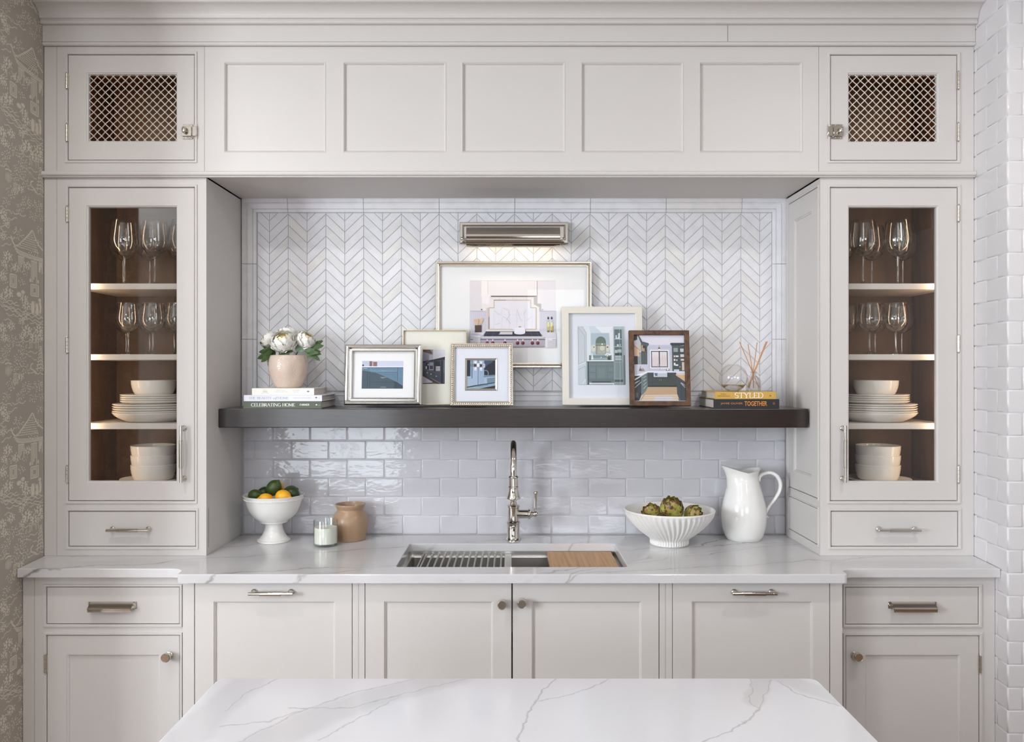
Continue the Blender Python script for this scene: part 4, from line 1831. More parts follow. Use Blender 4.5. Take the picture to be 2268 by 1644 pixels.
MATBOARD = mat('mat_board', rgb(240, 240, 240), 0.85)
MATCREAM = mat('cream_mat_board', rgb(238, 235, 222), 0.85)
MATBLUE = mat('cool_mat_board', rgb(226, 229, 238), 0.85)
BACKER = mat('backing_board', rgb(70, 60, 52), 0.9)
GOLD = mat('gold_frame', (0.72, 0.60, 0.40, 1), 0.28, 1.0)
CHAMP = mat('champagne_frame', (0.70, 0.64, 0.54, 1), 0.25, 1.0)
SILVER = mat('silver_frame', (0.78, 0.77, 0.74, 1), 0.16, 1.0)
CREAMF = mat('cream_frame', rgb(226, 221, 210), 0.5, noise=(40, .02))
WALNUT = wood('walnut_frame', rgb(58, 36, 22), rgb(112, 76, 50), (5, 5, 5), 0.5, dist=3.0, nscale=3)


class Frame:
    """picture frame leaning or hanging; local axes: x right, z up, face towards -y; origin at the middle of the bottom edge"""

    def __init__(s, label, R, Y, lean=0.0, depth=0.02):
        s.Y, s.R = Y, R
        s.k = Y / F
        s.cx, s.by = (R[0] + R[2]) / 2, R[3]
        s.t = thing('framed_picture', label, 'picture', (PX(s.cx, Y), Y, PZ(s.by, Y)))
        s.t.rotation_euler = (-lean, 0, 0)
        s.f = 1 / math.cos(lean) ** .5
        s.depth = depth

    def loc(s, px, py):
        return ((px - s.cx) * s.k, (s.by - py) * s.k)

    def rect(s, R):
        a, b = s.loc(R[0], R[3]), s.loc(R[2], R[1])
        return (a[0], b[0], a[1], b[1])

    def moulding(s, prof, m):
        """prof: (inward px, y) from the outside back round the face to the inside"""
        bm = NB()
        R = s.rect(s.R)
        rings(bm, [rr(R, d * s.k, y) for d, y in prof], False)
        return obj('moulding', bm, m, s.t)

    def board(s, name, R, y, m, hole=None, th=.002):
        bm = NB()
        plate(bm, s.rect(R), [s.rect(hole)] if hole else [], y, y + th)
        return obj(name, bm, m, s.t)

    def glaze(s, R, y):
        bm = NB()
        r_ = s.rect(R)
        quad(bm, (r_[0], y, r_[2]), (r_[1], y, r_[2]), (r_[1], y, r_[3]), (r_[0], y, r_[3]))
        return obj('glazing', bm, GLAZING, s.t)


# --- largest picture, hung on the wall
fr = Frame('largest picture, gold frame and range photograph, hung under the picture light', (965, 580, 1310, 814.5), 3.337)
fr.moulding([(0, .008), (0, -.010), (1, -.012), (3, -.012), (4, -.009), (5, -.013), (7, -.014), (8, -.011), (9, -.008), (10, -.008), (10.5, -.003), (10.5, .004)], CHAMP)
fr.board('mat_board', (967, 582, 1308, 812.5), .0008, MATBOARD, (1040.5, 622, 1231, 770.5))
fr.board('backing', (967, 582, 1308, 812.5), .0030, BACKER, th=.004)
W1, W2, G1, G2, G3, DK = (238, 232, 232), (226, 219, 221), (205, 202, 208), (180, 172, 165), (150, 146, 150), (48, 48, 62)
A = Art(1020, 570, 6.85, (140, 358, 1447, 1375))
A.r((236, 230, 231), 130, 350, 1460, 1390)
A.r((226, 220, 224), 140, 358, 318, 815).r((232, 228, 232), 1165, 358, 1447, 815).r((240, 235, 235), 316, 358, 1165, 580)
A.r((250, 238, 236), 316, 358, 414, 570).l(G2, 3, (414, 358), (414, 580)).l((170, 150, 140), 9, (1162, 358), (1162, 580)).l(G1, 3, (1120, 360), (1120, 560))
A.p((245, 238, 238), (305, 560), (480, 560), (440, 600), (435, 715), (330, 700), (318, 600))
A.p((238, 232, 234), (1165, 570), (1250, 590), (1240, 690), (1165, 710))
A.p((190, 182, 176), (1110, 600), (1170, 582), (1165, 700), (1225, 705), (1225, 815), (1195, 815), (1195, 760), (1112, 714))
A.p((205, 200, 205), (440, 600), (1110, 600), (1060, 650), (1060, 770), (1160, 770), (1160, 1100), (395, 1100), (395, 770), (505, 760), (505, 650))
A.p((232, 228, 233), (455, 605), (1105, 605), (1060, 645), (505, 645))
for x in (590, 795, 1000):
    A.l((190, 182, 190), 3, (x, 606), (x, 644))
A.p((124, 112, 98), (455, 583), (1170, 583), (1112, 603), (470, 603))
A.p((231, 228, 235), (515, 660), (1060, 660), (1060, 775), (1135, 775), (1135, 1085), (440, 1085), (440, 775), (515, 775))
GD = (206, 186, 150)
for pl in ([(508, 650), (1065, 650), (1065, 765), (1150, 765), (1150, 1095)], [(508, 650), (508, 765), (432, 765), (432, 1095), (1150, 1095)]):
    A.l(GD, 13, *pl)
A.l((150, 130, 105), 9, (508, 650), (690, 650)).l((110, 95, 82), 10, (432, 905), (432, 1085)).l((200, 192, 192), 7, (700, 1094), (790, 1094))
for i in range(6):
    x = 515 + i * 115
    A.l((208, 204, 212), 3, (x, 780), (x - 10, 870), (x, 970), (x - 10, 1085)).l((214, 210, 216), 2, (x, 870), (x + 105, 872)).l((214, 210, 216), 2, (x + 40, 970), (x + 120, 968))
for pl in ([(520, 810), (560, 850), (600, 870)], [(640, 770), (720, 800), (745, 880), (690, 960)], [(640, 900), (700, 930), (760, 1010)], [(860, 800), (900, 920), (930, 970)], [(960, 860), (1000, 800)],
           [(530, 1020), (600, 1000)], [(1000, 960), (1080, 900)]):
    A.l((188, 184, 194), 4, *pl)
A.r((208, 205, 216), 140, 820, 385, 1140).r((208, 206, 216), 1200, 820, 1447, 1140)
for x0 in (150, 1210):
    for i in range(8):
        for j in range(6):
            A.l((228, 226, 234), 5, (x0 + i * 29, 830 + j * 52), (x0 + 14 + i * 29, 856 + j * 52), (x0 + i * 29, 882 + j * 52))
A.l((150, 140, 138), 4, (140, 817), (385, 817)).l((150, 145, 150), 4, (1190, 817), (1447, 817)).e((60, 50, 45), 320, 794, 9).e((120, 110, 100), 1245, 796, 7)
A.r((88, 68, 62), 218, 1030, 320, 1152)
for i in range(6):
    A.l((60, 44, 40), 4, (228 + i * 17, 1035), (232 + i * 16, 1150))
for (x, y, a) in ((225, 985, -.5), (262, 975, 0), (300, 980, .2), (325, 965, .4), (245, 990, -.2)):
    A.l((214, 180, 150), 20, (x - 20 * a, y + 45), (x + 10 * a, y - 25)).e((214, 180, 150), x + 10 * a, y - 20, 18, 26)
for x in (1330, 1382):
    A.r((28, 28, 34), x - 10, 905, x + 10, 942).r((224, 222, 160), x - 16, 985, x + 16, 1150).r((196, 186, 110), x - 17, 1055, x + 17, 1110).r((120, 116, 90), x - 16, 1110, x + 16, 1150).r((205, 205, 215), x - 7, 942, x + 7, 985)
A.r((176, 150, 104), 1392, 1040, 1406, 1158)
A.p((214, 211, 220), (140, 1140), (380, 1140), (300, 1225), (140, 1225)).p((214, 212, 221), (1195, 1140), (1447, 1140), (1447, 1220), (1290, 1220))
A.p((190, 186, 200), (170, 1160), (350, 1180), (330, 1190), (160, 1175)).e((236, 233, 240), 255, 1200, 50, 14)
A.p(DK, (385, 1125), (1195, 1125), (1235, 1200), (350, 1200))
A.p((205, 200, 198), (605, 1132), (790, 1132), (786, 1172), (580, 1172))
for i in range(9):
    if not 3 <= i <= 5:
        A.l((90, 88, 102), 4, (415 + i * 92, 1130), (385 + i * 100, 1195))
A.l((84, 82, 98), 4, (372, 1160), (570, 1160)).l((84, 82, 98), 4, (985, 1160), (1215, 1160))
A.e((236, 234, 240), 897, 1090, 88, 24).r((232, 230, 238), 815, 1090, 980, 1150).e((228, 226, 236), 897, 1150, 83, 22).e((190, 160, 90), 897, 1055, 16, 10)
A.l((225, 224, 232), 9, (785, 1088), (830, 1098)).l((225, 224, 232), 9, (965, 1098), (1000, 1090))
A.p((186, 180, 188), (350, 1200), (1235, 1200), (1290, 1245), (300, 1245)).r((74, 70, 84), 300, 1242, 1285, 1254).r((176, 171, 180), 300, 1254, 1280, 1362)
A.r((206, 202, 210), 300, 1205, 1280, 1222).r((150, 146, 156), 300, 1352, 1280, 1366)
for x in (405, 490, 675, 865, 946, 1090, 1172):
    A.r((226, 224, 232), x - 7, 1245, x + 7, 1280).e((110, 26, 40), x, 1303, 27, 28).e((168, 72, 82), x - 8, 1296, 8, 12).e((60, 10, 20), x + 8, 1314, 12, 10)
A.r((226, 223, 230), 1282, 1222, 1447, 1375).l(G2, 4, (1325, 1225), (1325, 1370)).l((160, 140, 120), 7, (1395, 1250), (1447, 1252)).r((224, 221, 229), 140, 1228, 300, 1300).l((120, 112, 110), 12, (148, 1250), (190, 1250)).r((206, 202, 208), 1330, 1262, 1447, 1375)
A.build('photo_print', fr.loc, fr.t, .0006)
fr.glaze((975, 590, 1300, 804.5), -.0022)

# --- silver frame
fr = Frame('thick silver frame with blue drawer cabinet photograph, leaning at the left', (762.5, 762, 933, 898), 3.200, math.radians(7))
fr.moulding([(1, .014), (0, -.006), (1, -.010), (3, -.013), (6, -.0145), (8, -.013), (10, -.008), (11, -.0065), (13, -.0065), (14, -.009), (15.5, -.010), (16.5, -.009), (17.2, -.003), (17.2, .004)], SILVER)
fr.board('mat_board', (778, 777, 918, 884), .0008, MATBOARD, (800, 799, 891.7, 860.8))
fr.board('backing', (766, 766, 930, 895), .003, BACKER, th=.006)
A = Art(790, 785, 10.8, (108, 148, 1098, 820))
B1, B2, B3 = (96, 127, 149), (62, 96, 122), (44, 66, 84)
A.r((206, 210, 230), 100, 140, 1110, 830).r((190, 196, 216), 100, 140, 300, 290).r((118, 96, 104), 285, 155, 345, 278).r((190, 168, 176), 345, 160, 375, 278).r((150, 118, 110), 375, 170, 470, 278)
for i in range(4):
    A.l((110, 84, 84), 8, (395 + i * 20, 176), (395 + i * 20, 274))
A.r((60, 66, 88), 112, 235, 150, 280).r((236, 238, 246), 100, 280, 1110, 302).r(B1, 100, 302, 1110, 830)
A.l((204, 190, 214), 4, (940, 180), (985, 215), (950, 260))
A.r((104, 138, 160), 300, 320, 965, 425).r((98, 132, 156), 975, 320, 1098, 560)
A.l(B3, 9, (108, 306), (1098, 306)).l(B3, 8, (965, 306), (965, 640)).l(B3, 7, (300, 427), (965, 427)).l(B2, 6, (345, 343), (915, 343), (915, 400)).l(B2, 6, (640, 482), (915, 482), (915, 600)).l(B2, 5, (1010, 345), (1098, 345))
A.p((124, 150, 160), (540, 370), (690, 372), (600, 395))
A.p((66, 86, 96), (100, 375), (300, 408), (480, 450), (650, 520), (800, 590), (950, 660), (1098, 755), (1098, 830), (100, 830))
A.p((50, 66, 78), (930, 650), (1098, 755), (1098, 830), (880, 830), (890, 640))
A.l((40, 52, 62), 10, (245, 400), (245, 820)).l((40, 52, 62), 8, (298, 410), (298, 820)).l((84, 104, 114), 5, (270, 405), (270, 820)).l((40, 54, 64), 8, (305, 662), (960, 664)).l((48, 64, 74), 6, (350, 640), (350, 470), (500, 462))
A.l((52, 68, 78), 6, (350, 715), (910, 715)).l((60, 78, 88), 5, (345, 640), (880, 640))
A.p((136, 140, 132), (540, 540), (720, 542), (600, 575)).l((176, 172, 150), 9, (560, 783), (690, 783)).l((200, 206, 214), 9, (130, 330), (235, 332)).r((58, 76, 90), 100, 660, 108, 820)
A.build('photo_print', fr.loc, fr.t, .0006)
fr.glaze((779, 778, 917, 883), -.0015)

# --- slim gold frame with cream mat
fr = Frame('slim gold frame with cream mat and dark kitchen photograph, standing behind two frames', (890.5, 729.5, 1033, 897), 3.262, math.radians(6))
fr.moulding([(0, .012), (0, -.008), (.5, -.0095), (1.6, -.0095), (2.2, -.008), (2.4, -.001), (2.4, .004)], GOLD)
fr.board('mat_board', (892, 731, 1031.5, 895.5), .0008, MATCREAM, (935.5, 774, 984.5, 850))
fr.board('backing', (892, 731, 1031.5, 895.5), .003, BACKER, th=.005)
A = Art(790, 785, 10.8, (1568, -125, 2100, 705))
A.r((148, 150, 166), 1560, -130, 2110, 710).r((216, 214, 222), 1815, -130, 2100, 150).p((96, 66, 54), (1568, -125), (1740, -125), (1790, -60), (1790, -10), (1568, -70)).r((188, 188, 200), 1720, 0, 1815, 120)
for i in range(5):
    A.l((196, 194, 204), 3, (1815, -90 + i * 45), (2100, -100 + i * 42))
A.p((74, 80, 96), (1568, 190), (1740, 140), (2100, 55), (2100, 710), (1568, 500)).p((26, 30, 42), (1568, 160), (1720, 140), (2100, 50), (2100, 118), (1568, 195))
A.r((110, 66, 48), 1632, 130, 1705, 165).l((90, 60, 50), 6, (1680, 95), (1680, 140))
A.r((20, 22, 34), 1640, 200, 1715, 355).r((150, 150, 162), 1725, 190, 1825, 375).r((44, 46, 58), 1740, 265, 1815, 350).r((16, 20, 30), 1842, 155, 1990, 400).r((178, 176, 178), 1882, 280, 1985, 395).r((150, 148, 152), 1882, 325, 1985, 335)
A.r((214, 212, 220), 1640, 280, 1668, 345).r((214, 212, 220), 1690, 225, 1712, 255).r((30, 34, 46), 2005, 140, 2060, 690).r((92, 98, 112), 2062, 130, 2100, 440)
A.p((64, 70, 84), (1568, 400), (1990, 400), (1998, 690), (1568, 470)).l((36, 40, 52), 6, (1720, 395), (1725, 560)).l((36, 40, 52), 6, (1838, 400), (1842, 610)).l((150, 142, 138), 6, (1760, 560), (2000, 690))
for (x, y) in ((1680, 438), (1768, 470), (1898, 520)):
    A.e((214, 196, 160), x, y, 15, 12)
A.p((74, 58, 54), (1568, 470), (2000, 700), (2100, 705), (1568, 705)).p((190, 186, 198), (1568, 515), (1800, 650), (1815, 675), (1568, 690)).r((34, 34, 42), 1568, 690, 2100, 705).r((120, 80, 58), 1800, 675, 1900, 700)
A.build('photo_print', fr.loc, fr.t, .0006)
fr.glaze((893, 732, 1030.5, 894.5), -.0015)

# --- beaded frame
fr = Frame('square beaded champagne frame with white mat and pale cabinet door photograph', (997, 759.5, 1136.3, 899), 3.196, math.radians(7))
fr.moulding([(0, .013), (0, -.007), (.8, -.009), (2, -.009), (2.6, -.006), (6.6, -.006), (7.2, -.009), (9, -.008), (10, -.004), (10, .004)], CHAMP)
bm = NB()
Rf = fr.rect((1001.7, 764.2, 1131.6, 894.3))
nb = 30
for i in range(nb):
    u = (i + .5) / nb
    for (x, zz) in ((Rf[0] + (Rf[1] - Rf[0]) * u, Rf[2]), (Rf[0] + (Rf[1] - Rf[0]) * u, Rf[3]), (Rf[0], Rf[2] + (Rf[3] - Rf[2]) * u), (Rf[1], Rf[2] + (Rf[3] - Rf[2]) * u)):
        sphere(bm, (x, -.0068, zz), .0036, 8, 6)
for x in (Rf[0], Rf[1]):
    for zz in (Rf[2], Rf[3]):
        sphere(bm, (x, -.0066, zz), .0034, 8, 6)
obj('beading', bm, CHAMP, fr.t)
fr.board('mat_board', (1005, 768, 1128, 890), .0008, MATBLUE, (1030, 793.5, 1101, 864.5))
bm = NB()
R = fr.rect((1029.5, 793, 1101.5, 865))
rings(bm, [rr(R, 0, .001), rr(R, 0, -.001), rr(R, .0015, -.002), rr(R, 4.2 * fr.k, .0005), rr(R, 4.4 * fr.k, .0012)], False)
obj('slip', bm, CHAMP, fr.t)
fr.board('backing', (1000, 762, 1133, 896), .003, BACKER, th=.005)
A = Art(1020, 785, 18.27, (235, 215, 1420, 1410))
LB, LB2, ND = (160, 180, 204), (132, 156, 184), (32, 38, 52)
A.r(LB, 200, 200, 1450, 1430).r(ND, 240, 220, 385, 880).r((140, 164, 180), 385, 220, 445, 910).r((36, 62, 82), 448, 220, 472, 965).r((166, 186, 208), 260, 885, 440, 970)
A.r((150, 170, 198), 720, 220, 950, 1230).r((30, 52, 74), 695, 220, 715, 1215).l((190, 206, 224), 10, (735, 240), (735, 1215)).l((190, 206, 224), 8, (685, 640), (685, 1215)).r(ND, 950, 235, 1420, 835)
A.p((64, 80, 104), (950, 240), (1330, 240), (1240, 340), (1100, 400), (980, 520), (950, 520)).l((150, 156, 164), 26, (965, 640), (1040, 638), (1095, 680), (1120, 750), (1110, 835))
A.p((112, 134, 146), (930, 850), (1420, 815), (1420, 880), (930, 920)).p((112, 134, 150), (1060, 960), (1420, 920), (1420, 1120), (1080, 1190)).l((80, 104, 124), 5, (915, 920), (1420, 880))
A.l((90, 116, 140), 6, (260, 972), (445, 968)).p((20, 34, 48), (250, 1310), (700, 1225), (1380, 1130), (1380, 1160), (700, 1265), (250, 1345)).p((134, 164, 182), (250, 1350), (1380, 1165), (1400, 1250), (700, 1370), (250, 1410))
A.l((40, 62, 78), 14, (290, 1330), (700, 1290), (1100, 1225)).l((200, 216, 224), 10, (260, 1365), (700, 1310)).p((42, 44, 48), (700, 1390), (1420, 1255), (1420, 1410), (700, 1410))
for dx, dy in ((0, 0), (230, 10)):
    A.r((232, 234, 240), 548 + dx, 240 + dy, 640 + dx, 355 + dy).r((232, 234, 240), 548 + dx, 510 + dy, 640 + dx, 640 + dy).r((54, 52, 46), 540 + dx, 365 + dy, 640 + dx, 500 + dy).p((220, 222, 226), (575 + dx, 340 + dy), (615 + dx, 340 + dy), (595 + dx, 400 + dy))
    A.p((220, 222, 226), (595 + dx, 470 + dy), (620 + dx, 515 + dy), (570 + dx, 515 + dy)).e((70, 72, 84), 596 + dx, 265 + dy, 13).e((70, 72, 84), 596 + dx, 605 + dy, 13)
A.r((236, 232, 236), 645, 345, 755, 495).r((206, 208, 216), 875, 370, 985, 520).r((170, 176, 188), 895, 400, 960, 490).r((108, 128, 134), 400, 370, 540, 490)
A.build('photo_print', fr.loc, fr.t, .0022)
fr.glaze((1006, 769, 1127, 889), -.0025)

# --- tall cream frame
fr = Frame('tall cream frame with white mat and green bathroom vanity photograph', (1245.5, 677.5, 1424.5, 898), 3.262, math.radians(6))
fr.moulding([(0, .014), (0, -.013), (.6, -.0145), (13.8, -.0145), (15.2, -.0135), (15.5, -.012), (15.5, .004)], CREAMF)
fr.board('mat_board', (1259, 692, 1411, 884), .0008, MATBLUE, (1281, 721, 1385.5, 852.5))
fr.board('backing', (1250, 682, 1420, 894), .003, BACKER, th=.006)
A = Art(1270, 710, 10.96, (122, 122, 1265, 1558))
S1, S2, S3 = (124, 140, 142), (98, 114, 116), (72, 88, 90)
A.r((214, 222, 228), 110, 110, 1280, 1570).p((232, 236, 242), (350, 122), (1000, 122), (890, 285), (435, 285)).p((206, 216, 228), (350, 122), (540, 122), (720, 290), (435, 290)).r((176, 194, 204), 438, 288, 915, 840)
A.p((222, 228, 232), (235, 122), (400, 122), (435, 285), (438, 830), (340, 980), (330, 290)).p((226, 230, 236), (1000, 122), (890, 290), (915, 830), (1000, 960))
A.p((200, 206, 214), (122, 122), (235, 122), (330, 285), (330, 980), (122, 1070)).l((112, 120, 130), 6, (235, 122), (330, 285), (330, 980)).l((120, 128, 136), 5, (132, 145), (285, 345), (290, 985), (135, 1052), (135, 145))
A.p((196, 206, 214), (122, 1075), (310, 1000), (345, 1558), (122, 1558)).l((110, 118, 126), 6, (122, 1200), (295, 1100), (295, 1430), (215, 1558)).l((232, 236, 240), 9, (126, 1090), (305, 1020))
A.l((240, 244, 246), 10, (225, 1545), (298, 1425))
A.e((214, 212, 200), 500, 660, 60, 90).e((214, 210, 196), 850, 660, 60, 90)
A.e((104, 122, 112), 682, 500, 126, 130).r((104, 122, 112), 556, 500, 808, 815).r((140, 152, 138), 566, 540, 798, 585).r((176, 178, 164), 566, 600, 800, 808).e((214, 208, 190), 715, 660, 60, 60).l((70, 80, 76), 8, (560, 590), (806, 590)).e((250, 246, 226), 715, 562, 18).r((150, 150, 140), 556, 600, 600, 805)
A.e((120, 104, 84), 515, 635, 20, 14).e((80, 70, 60), 845, 635, 22, 16)
A.r((122, 140, 144), 415, 835, 945, 955).r((150, 168, 176), 500, 900, 860, 945).r((84, 100, 100), 395, 835, 420, 970).p((224, 230, 240), (455, 780), (475, 790), (500, 940), (445, 945)).e((230, 236, 240), 685, 890, 10, 18)
for (x, y) in ((800, 825), (845, 850), (890, 830), (870, 805), (830, 800), (905, 815)):
    A.e((240, 240, 236), x, y, 20, 18)
A.e((92, 116, 78), 885, 870, 40, 30).r((54, 66, 62), 845, 885, 915, 950).p((232, 236, 240), (345, 962), (1000, 955), (1002, 992), (330, 990)).r((70, 84, 86), 320, 985, 1005, 1000)
A.r(S2, 378, 1000, 1003, 1480).r((60, 74, 76), 350, 1000, 385, 1558).r((150, 164, 168), 320, 1000, 352, 1558)
for (x0, y0, x1, y1) in ((385, 1010, 548, 1095), (562, 1010, 822, 1095), (834, 1010, 995, 1095), (385, 1110, 548, 1250), (834, 1110, 995, 1250), (385, 1270, 548, 1420), (834, 1270, 995, 1420), (570, 1110, 822, 1420)):
    A.r((116, 132, 134), x0, y0, x1, y1).l((88, 104, 106), 5, (x0 + 26, y0 + 24), (x1 - 26, y0 + 24), (x1 - 26, y1 - 24), (x0 + 26, y1 - 24), (x0 + 26, y0 + 24))
A.r((104, 120, 122), 385, 1428, 995, 1478).r((44, 52, 54), 450, 1478, 950, 1500).p((104, 120, 122), (378, 1440), (460, 1478), (440, 1510), (378, 1500)).p((104, 120, 122), (1003, 1440), (910, 1478), (950, 1510), (1003, 1500)).r((140, 152, 156), 380, 1500, 1265, 1558).r((216, 222, 228), 420, 1520, 985, 1545).e((220, 226, 230), 415, 1530, 24, 20).e((220, 226, 230), 985, 1540, 26, 20)
A.r((146, 162, 164), 995, 130, 1265, 1558).r((176, 190, 190), 1000, 130, 1240, 195).r((96, 112, 116), 1020, 200, 1195, 985).r((166, 182, 182), 1200, 200, 1222, 990).r((206, 214, 216), 1245, 130, 1265, 830)
for y in (432, 618):
    A.r((206, 216, 218), 1015, y, 1200, y + 12)
for (x, y, w, h, c) in ((1045, 340, 30, 92, 222), (1080, 400, 70, 30, 210), (1110, 290, 42, 140, 226), (1075, 565, 44, 52, 226), (1140, 555, 26, 60, 200), (1022, 705, 66, 74, 196), (1092, 695, 92, 34, 206), (1092, 732, 92, 34, 196),
                        (1028, 845, 150, 34, 196), (1028, 885, 156, 34, 186), (1028, 925, 156, 38, 196)):
    A.r((c - 10, c, c + 2), x, y, x + w, y + h)
A.r((60, 70, 72), 1022, 790, 1195, 840).r((130, 146, 148), 1005, 1000, 1215, 1440).l((168, 182, 182), 6, (1012, 1010), (1200, 1010), (1200, 1410), (1012, 1410), (1012, 1010)).r((82, 92, 90), 1005, 1440, 1215, 1490).r((112, 126, 126), 1230, 840, 1265, 1558)
A.l((216, 226, 230), 5, (1145, 130), (1145, 1558))
A.build('photo_print', fr.loc, fr.t, .0006)
fr.glaze((1260, 693, 1410, 883), -.0015)

# --- walnut frame
fr = Frame('small walnut frame with green kitchen and window photograph, overlapping the cream frame', (1395.5, 730.5, 1529.5, 899.5), 3.196, math.radians(7))
fr.moulding([(0, .014), (0, -.010), (.5, -.0115), (9.6, -.0115), (10.3, -.0105), (10.5, .004)], WALNUT)
fr.board('backing', (1399, 734, 1526, 896), .003, BACKER, th=.006)
A = Art(1395, 730, 9.674, (100, 105, 1195, 1525))
GR, GR2, GR3 = (84, 94, 92), (64, 74, 72), (48, 56, 56)
A.r((208, 208, 222), 90, 95, 1205, 1540).p((222, 221, 231), (210, 105), (1195, 105), (1195, 275), (900, 290), (880, 320), (430, 310)).r((196, 198, 214), 410, 315, 950, 890).l((178, 180, 196), 5, (440, 370), (900, 370), (900, 880)).l((178, 180, 196), 5, (440, 370), (440, 880))
for i in range(5):
    A.l((184, 186, 202), 3, (390, 760 + i * 28), (940, 760 + i * 28))
A.r((230, 230, 238), 455, 420, 870, 830).r((52, 48, 54), 480, 448, 838, 802).r((226, 220, 224), 497, 465, 645, 785).r((224, 218, 222), 668, 465, 820, 785)
for i in range(7):
    for x0 in (500, 672):
        A.l((214, 190, 182), 8, (x0 + 10 + i * 20, 780), (x0 + 14 + i * 20, 600 - (i * 37) % 90))
A.p((40, 40, 44), (655, 365), (690, 400), (628, 400)).r((190, 170, 100), 645, 335, 668, 368).r((238, 238, 240), 640, 400, 682, 425)
A.p((84, 92, 98), (100, 105), (215, 105), (285, 240), (420, 275), (438, 305), (400, 360), (395, 740), (185, 740), (185, 105)).p((54, 62, 66), (100, 105), (185, 105), (185, 200), (100, 230)).p((186, 190, 196), (185, 120), (200, 110), (265, 280), (270, 480), (185, 480))
A.l((54, 62, 68), 10, (215, 105), (290, 245), (435, 290)).r(GR, 275, 310, 395, 740).r((200, 190, 176), 280, 320, 300, 450).r((66, 60, 58), 300, 335, 375, 450).r((206, 160, 110), 310, 385, 340, 455).r((196, 186, 110), 235, 300, 262, 420).r((140, 152, 150), 190, 480, 265, 740).l((56, 64, 64), 9, (275, 300), (275, 740)).l((140, 120, 90), 6, (232, 640), (232, 720)).l((58, 68, 66), 6, (285, 475), (395, 470))
A.p((216, 180, 152), (100, 240), (140, 330), (250, 430), (215, 480), (235, 570), (100, 540)).p((190, 150, 122), (100, 300), (250, 430), (245, 445), (100, 340)).r((46, 50, 58), 100, 560, 185, 740)
A.p((200, 202, 218), (100, 740), (400, 740), (395, 890), (250, 930), (100, 960)).p((120, 100, 92), (205, 885), (240, 770), (285, 890)).p((150, 140, 134), (265, 890), (290, 810), (345, 885)).p((176, 170, 168), (225, 830), (250, 770), (265, 830))
A.p((60, 66, 74), (890, 290), (915, 270), (1195, 270), (1195, 320), (940, 350)).r(GR, 930, 330, 1195, 890).r((70, 82, 84), 955, 365, 1195, 870).r((150, 158, 166), 965, 380, 1060, 470).r((200, 202, 208), 1110, 395, 1185, 470).r((60, 66, 68), 955, 480, 1195, 492)
for (x, y, w, h, c) in ((968, 545, 30, 40, (224, 206, 196)), (1010, 545, 60, 36, (222, 216, 214)), (966, 620, 34, 46, (232, 214, 196)), (1020, 630, 24, 36, (216, 220, 214)), (966, 705, 34, 60, (232, 232, 226)), (1002, 740, 56, 32, (226, 226, 222)),
                        (966, 850, 110, 34, (206, 214, 226)), (1110, 520, 80, 60, (220, 206, 200)), (1115, 620, 75, 40, (226, 206, 186)), (1140, 690, 50, 180, (214, 196, 180)), (1082, 785, 26, 20, (206, 186, 140))):
    A.r(c, x, y, x + w, y + h)
A.l((170, 174, 186), 7, (660, 880), (660, 740), (625, 735), (622, 810)).r((120, 100, 90), 795, 840, 865, 880).e((226, 226, 230), 830, 855, 24, 18).l((130, 110, 100), 4, (830, 840), (828, 750))
A.p((232, 233, 242), (100, 985), (400, 885), (1195, 890), (1195, 918), (400, 918), (240, 1000), (100, 1060)).r(GR2, 390, 918, 1010, 1220).r((216, 220, 232), 525, 912, 815, 1012).r((190, 196, 212), 530, 935, 810, 1000).p((96, 106, 140), (540, 930), (610, 930), (605, 990), (560, 995))
A.l(GR3, 5, (500, 1035), (840, 1035)).l(GR3, 6, (500, 920), (500, 1210)).l(GR3, 6, (655, 1035), (655, 1200)).l(GR3, 6, (840, 920), (840, 1210)).l((190, 150, 90), 5, (650, 1055), (650, 1100)).l((190, 150, 90), 5, (682, 1055), (682, 1100)).r((40, 44, 46), 380, 1200, 1015, 1230)
A.p((190, 162, 130), (380, 1230), (1015, 1230), (1060, 1530), (215, 1530)).p((214, 196, 172), (330, 1400), (1030, 1390), (1060, 1530), (240, 1530)).p((206, 206, 214), (560, 1430), (900, 1430), (960, 1525), (500, 1525))
for i in range(6):
    A.l((176, 138, 98), 4, (380 - i * 24, 1250 + i * 46), (1010 + i * 8, 1246 + i * 46))
A.p((52, 56, 60), (100, 990), (235, 985), (255, 1010), (255, 1400), (200, 1525), (100, 1525)).p((206, 208, 214), (100, 1065), (245, 985), (258, 1005), (100, 1100)).l((220, 220, 224), 9, (120, 1140), (220, 1095)).l((220, 220, 224), 9, (110, 1250), (255, 1120)).l((180, 184, 190), 7, (110, 1170), (225, 1085)).r((90, 92, 96), 130, 1350, 190, 1460)
A.p((104, 122, 120), (260, 1000), (385, 930), (395, 1230), (340, 1330), (265, 1410))
for i in range(4):
    A.l((206, 214, 212), 7, (300, 1030 + i * 82), (360, 995 + i * 70)).l((70, 84, 82), 5, (268, 1080 + i * 84), (388, 1010 + i * 66))
A.p((214, 176, 126), (985, 965), (1195, 965), (1195, 1110)).p((70, 78, 84), (1010, 985), (1195, 1120), (1195, 1525), (1080, 1525), (1020, 1380)).l((200, 204, 210), 12, (1100, 1140), (1195, 1245)).l((216, 220, 224), 9, (1120, 1140), (1195, 1200)).l((44, 48, 52), 8, (1110, 1170), (1110, 1520)).p((44, 46, 50), (100, 1490), (130, 1525), (100, 1525)).p((40, 40, 44), (1040, 1475), (1075, 1525), (1055, 1525))
A.build('photo_print', fr.loc, fr.t, .0012)
fr.board('print_paper', (1405, 740, 1520, 890), .0014, MATBOARD, th=.0014)
fr.glaze((1405, 740, 1520, 890), -.0004)

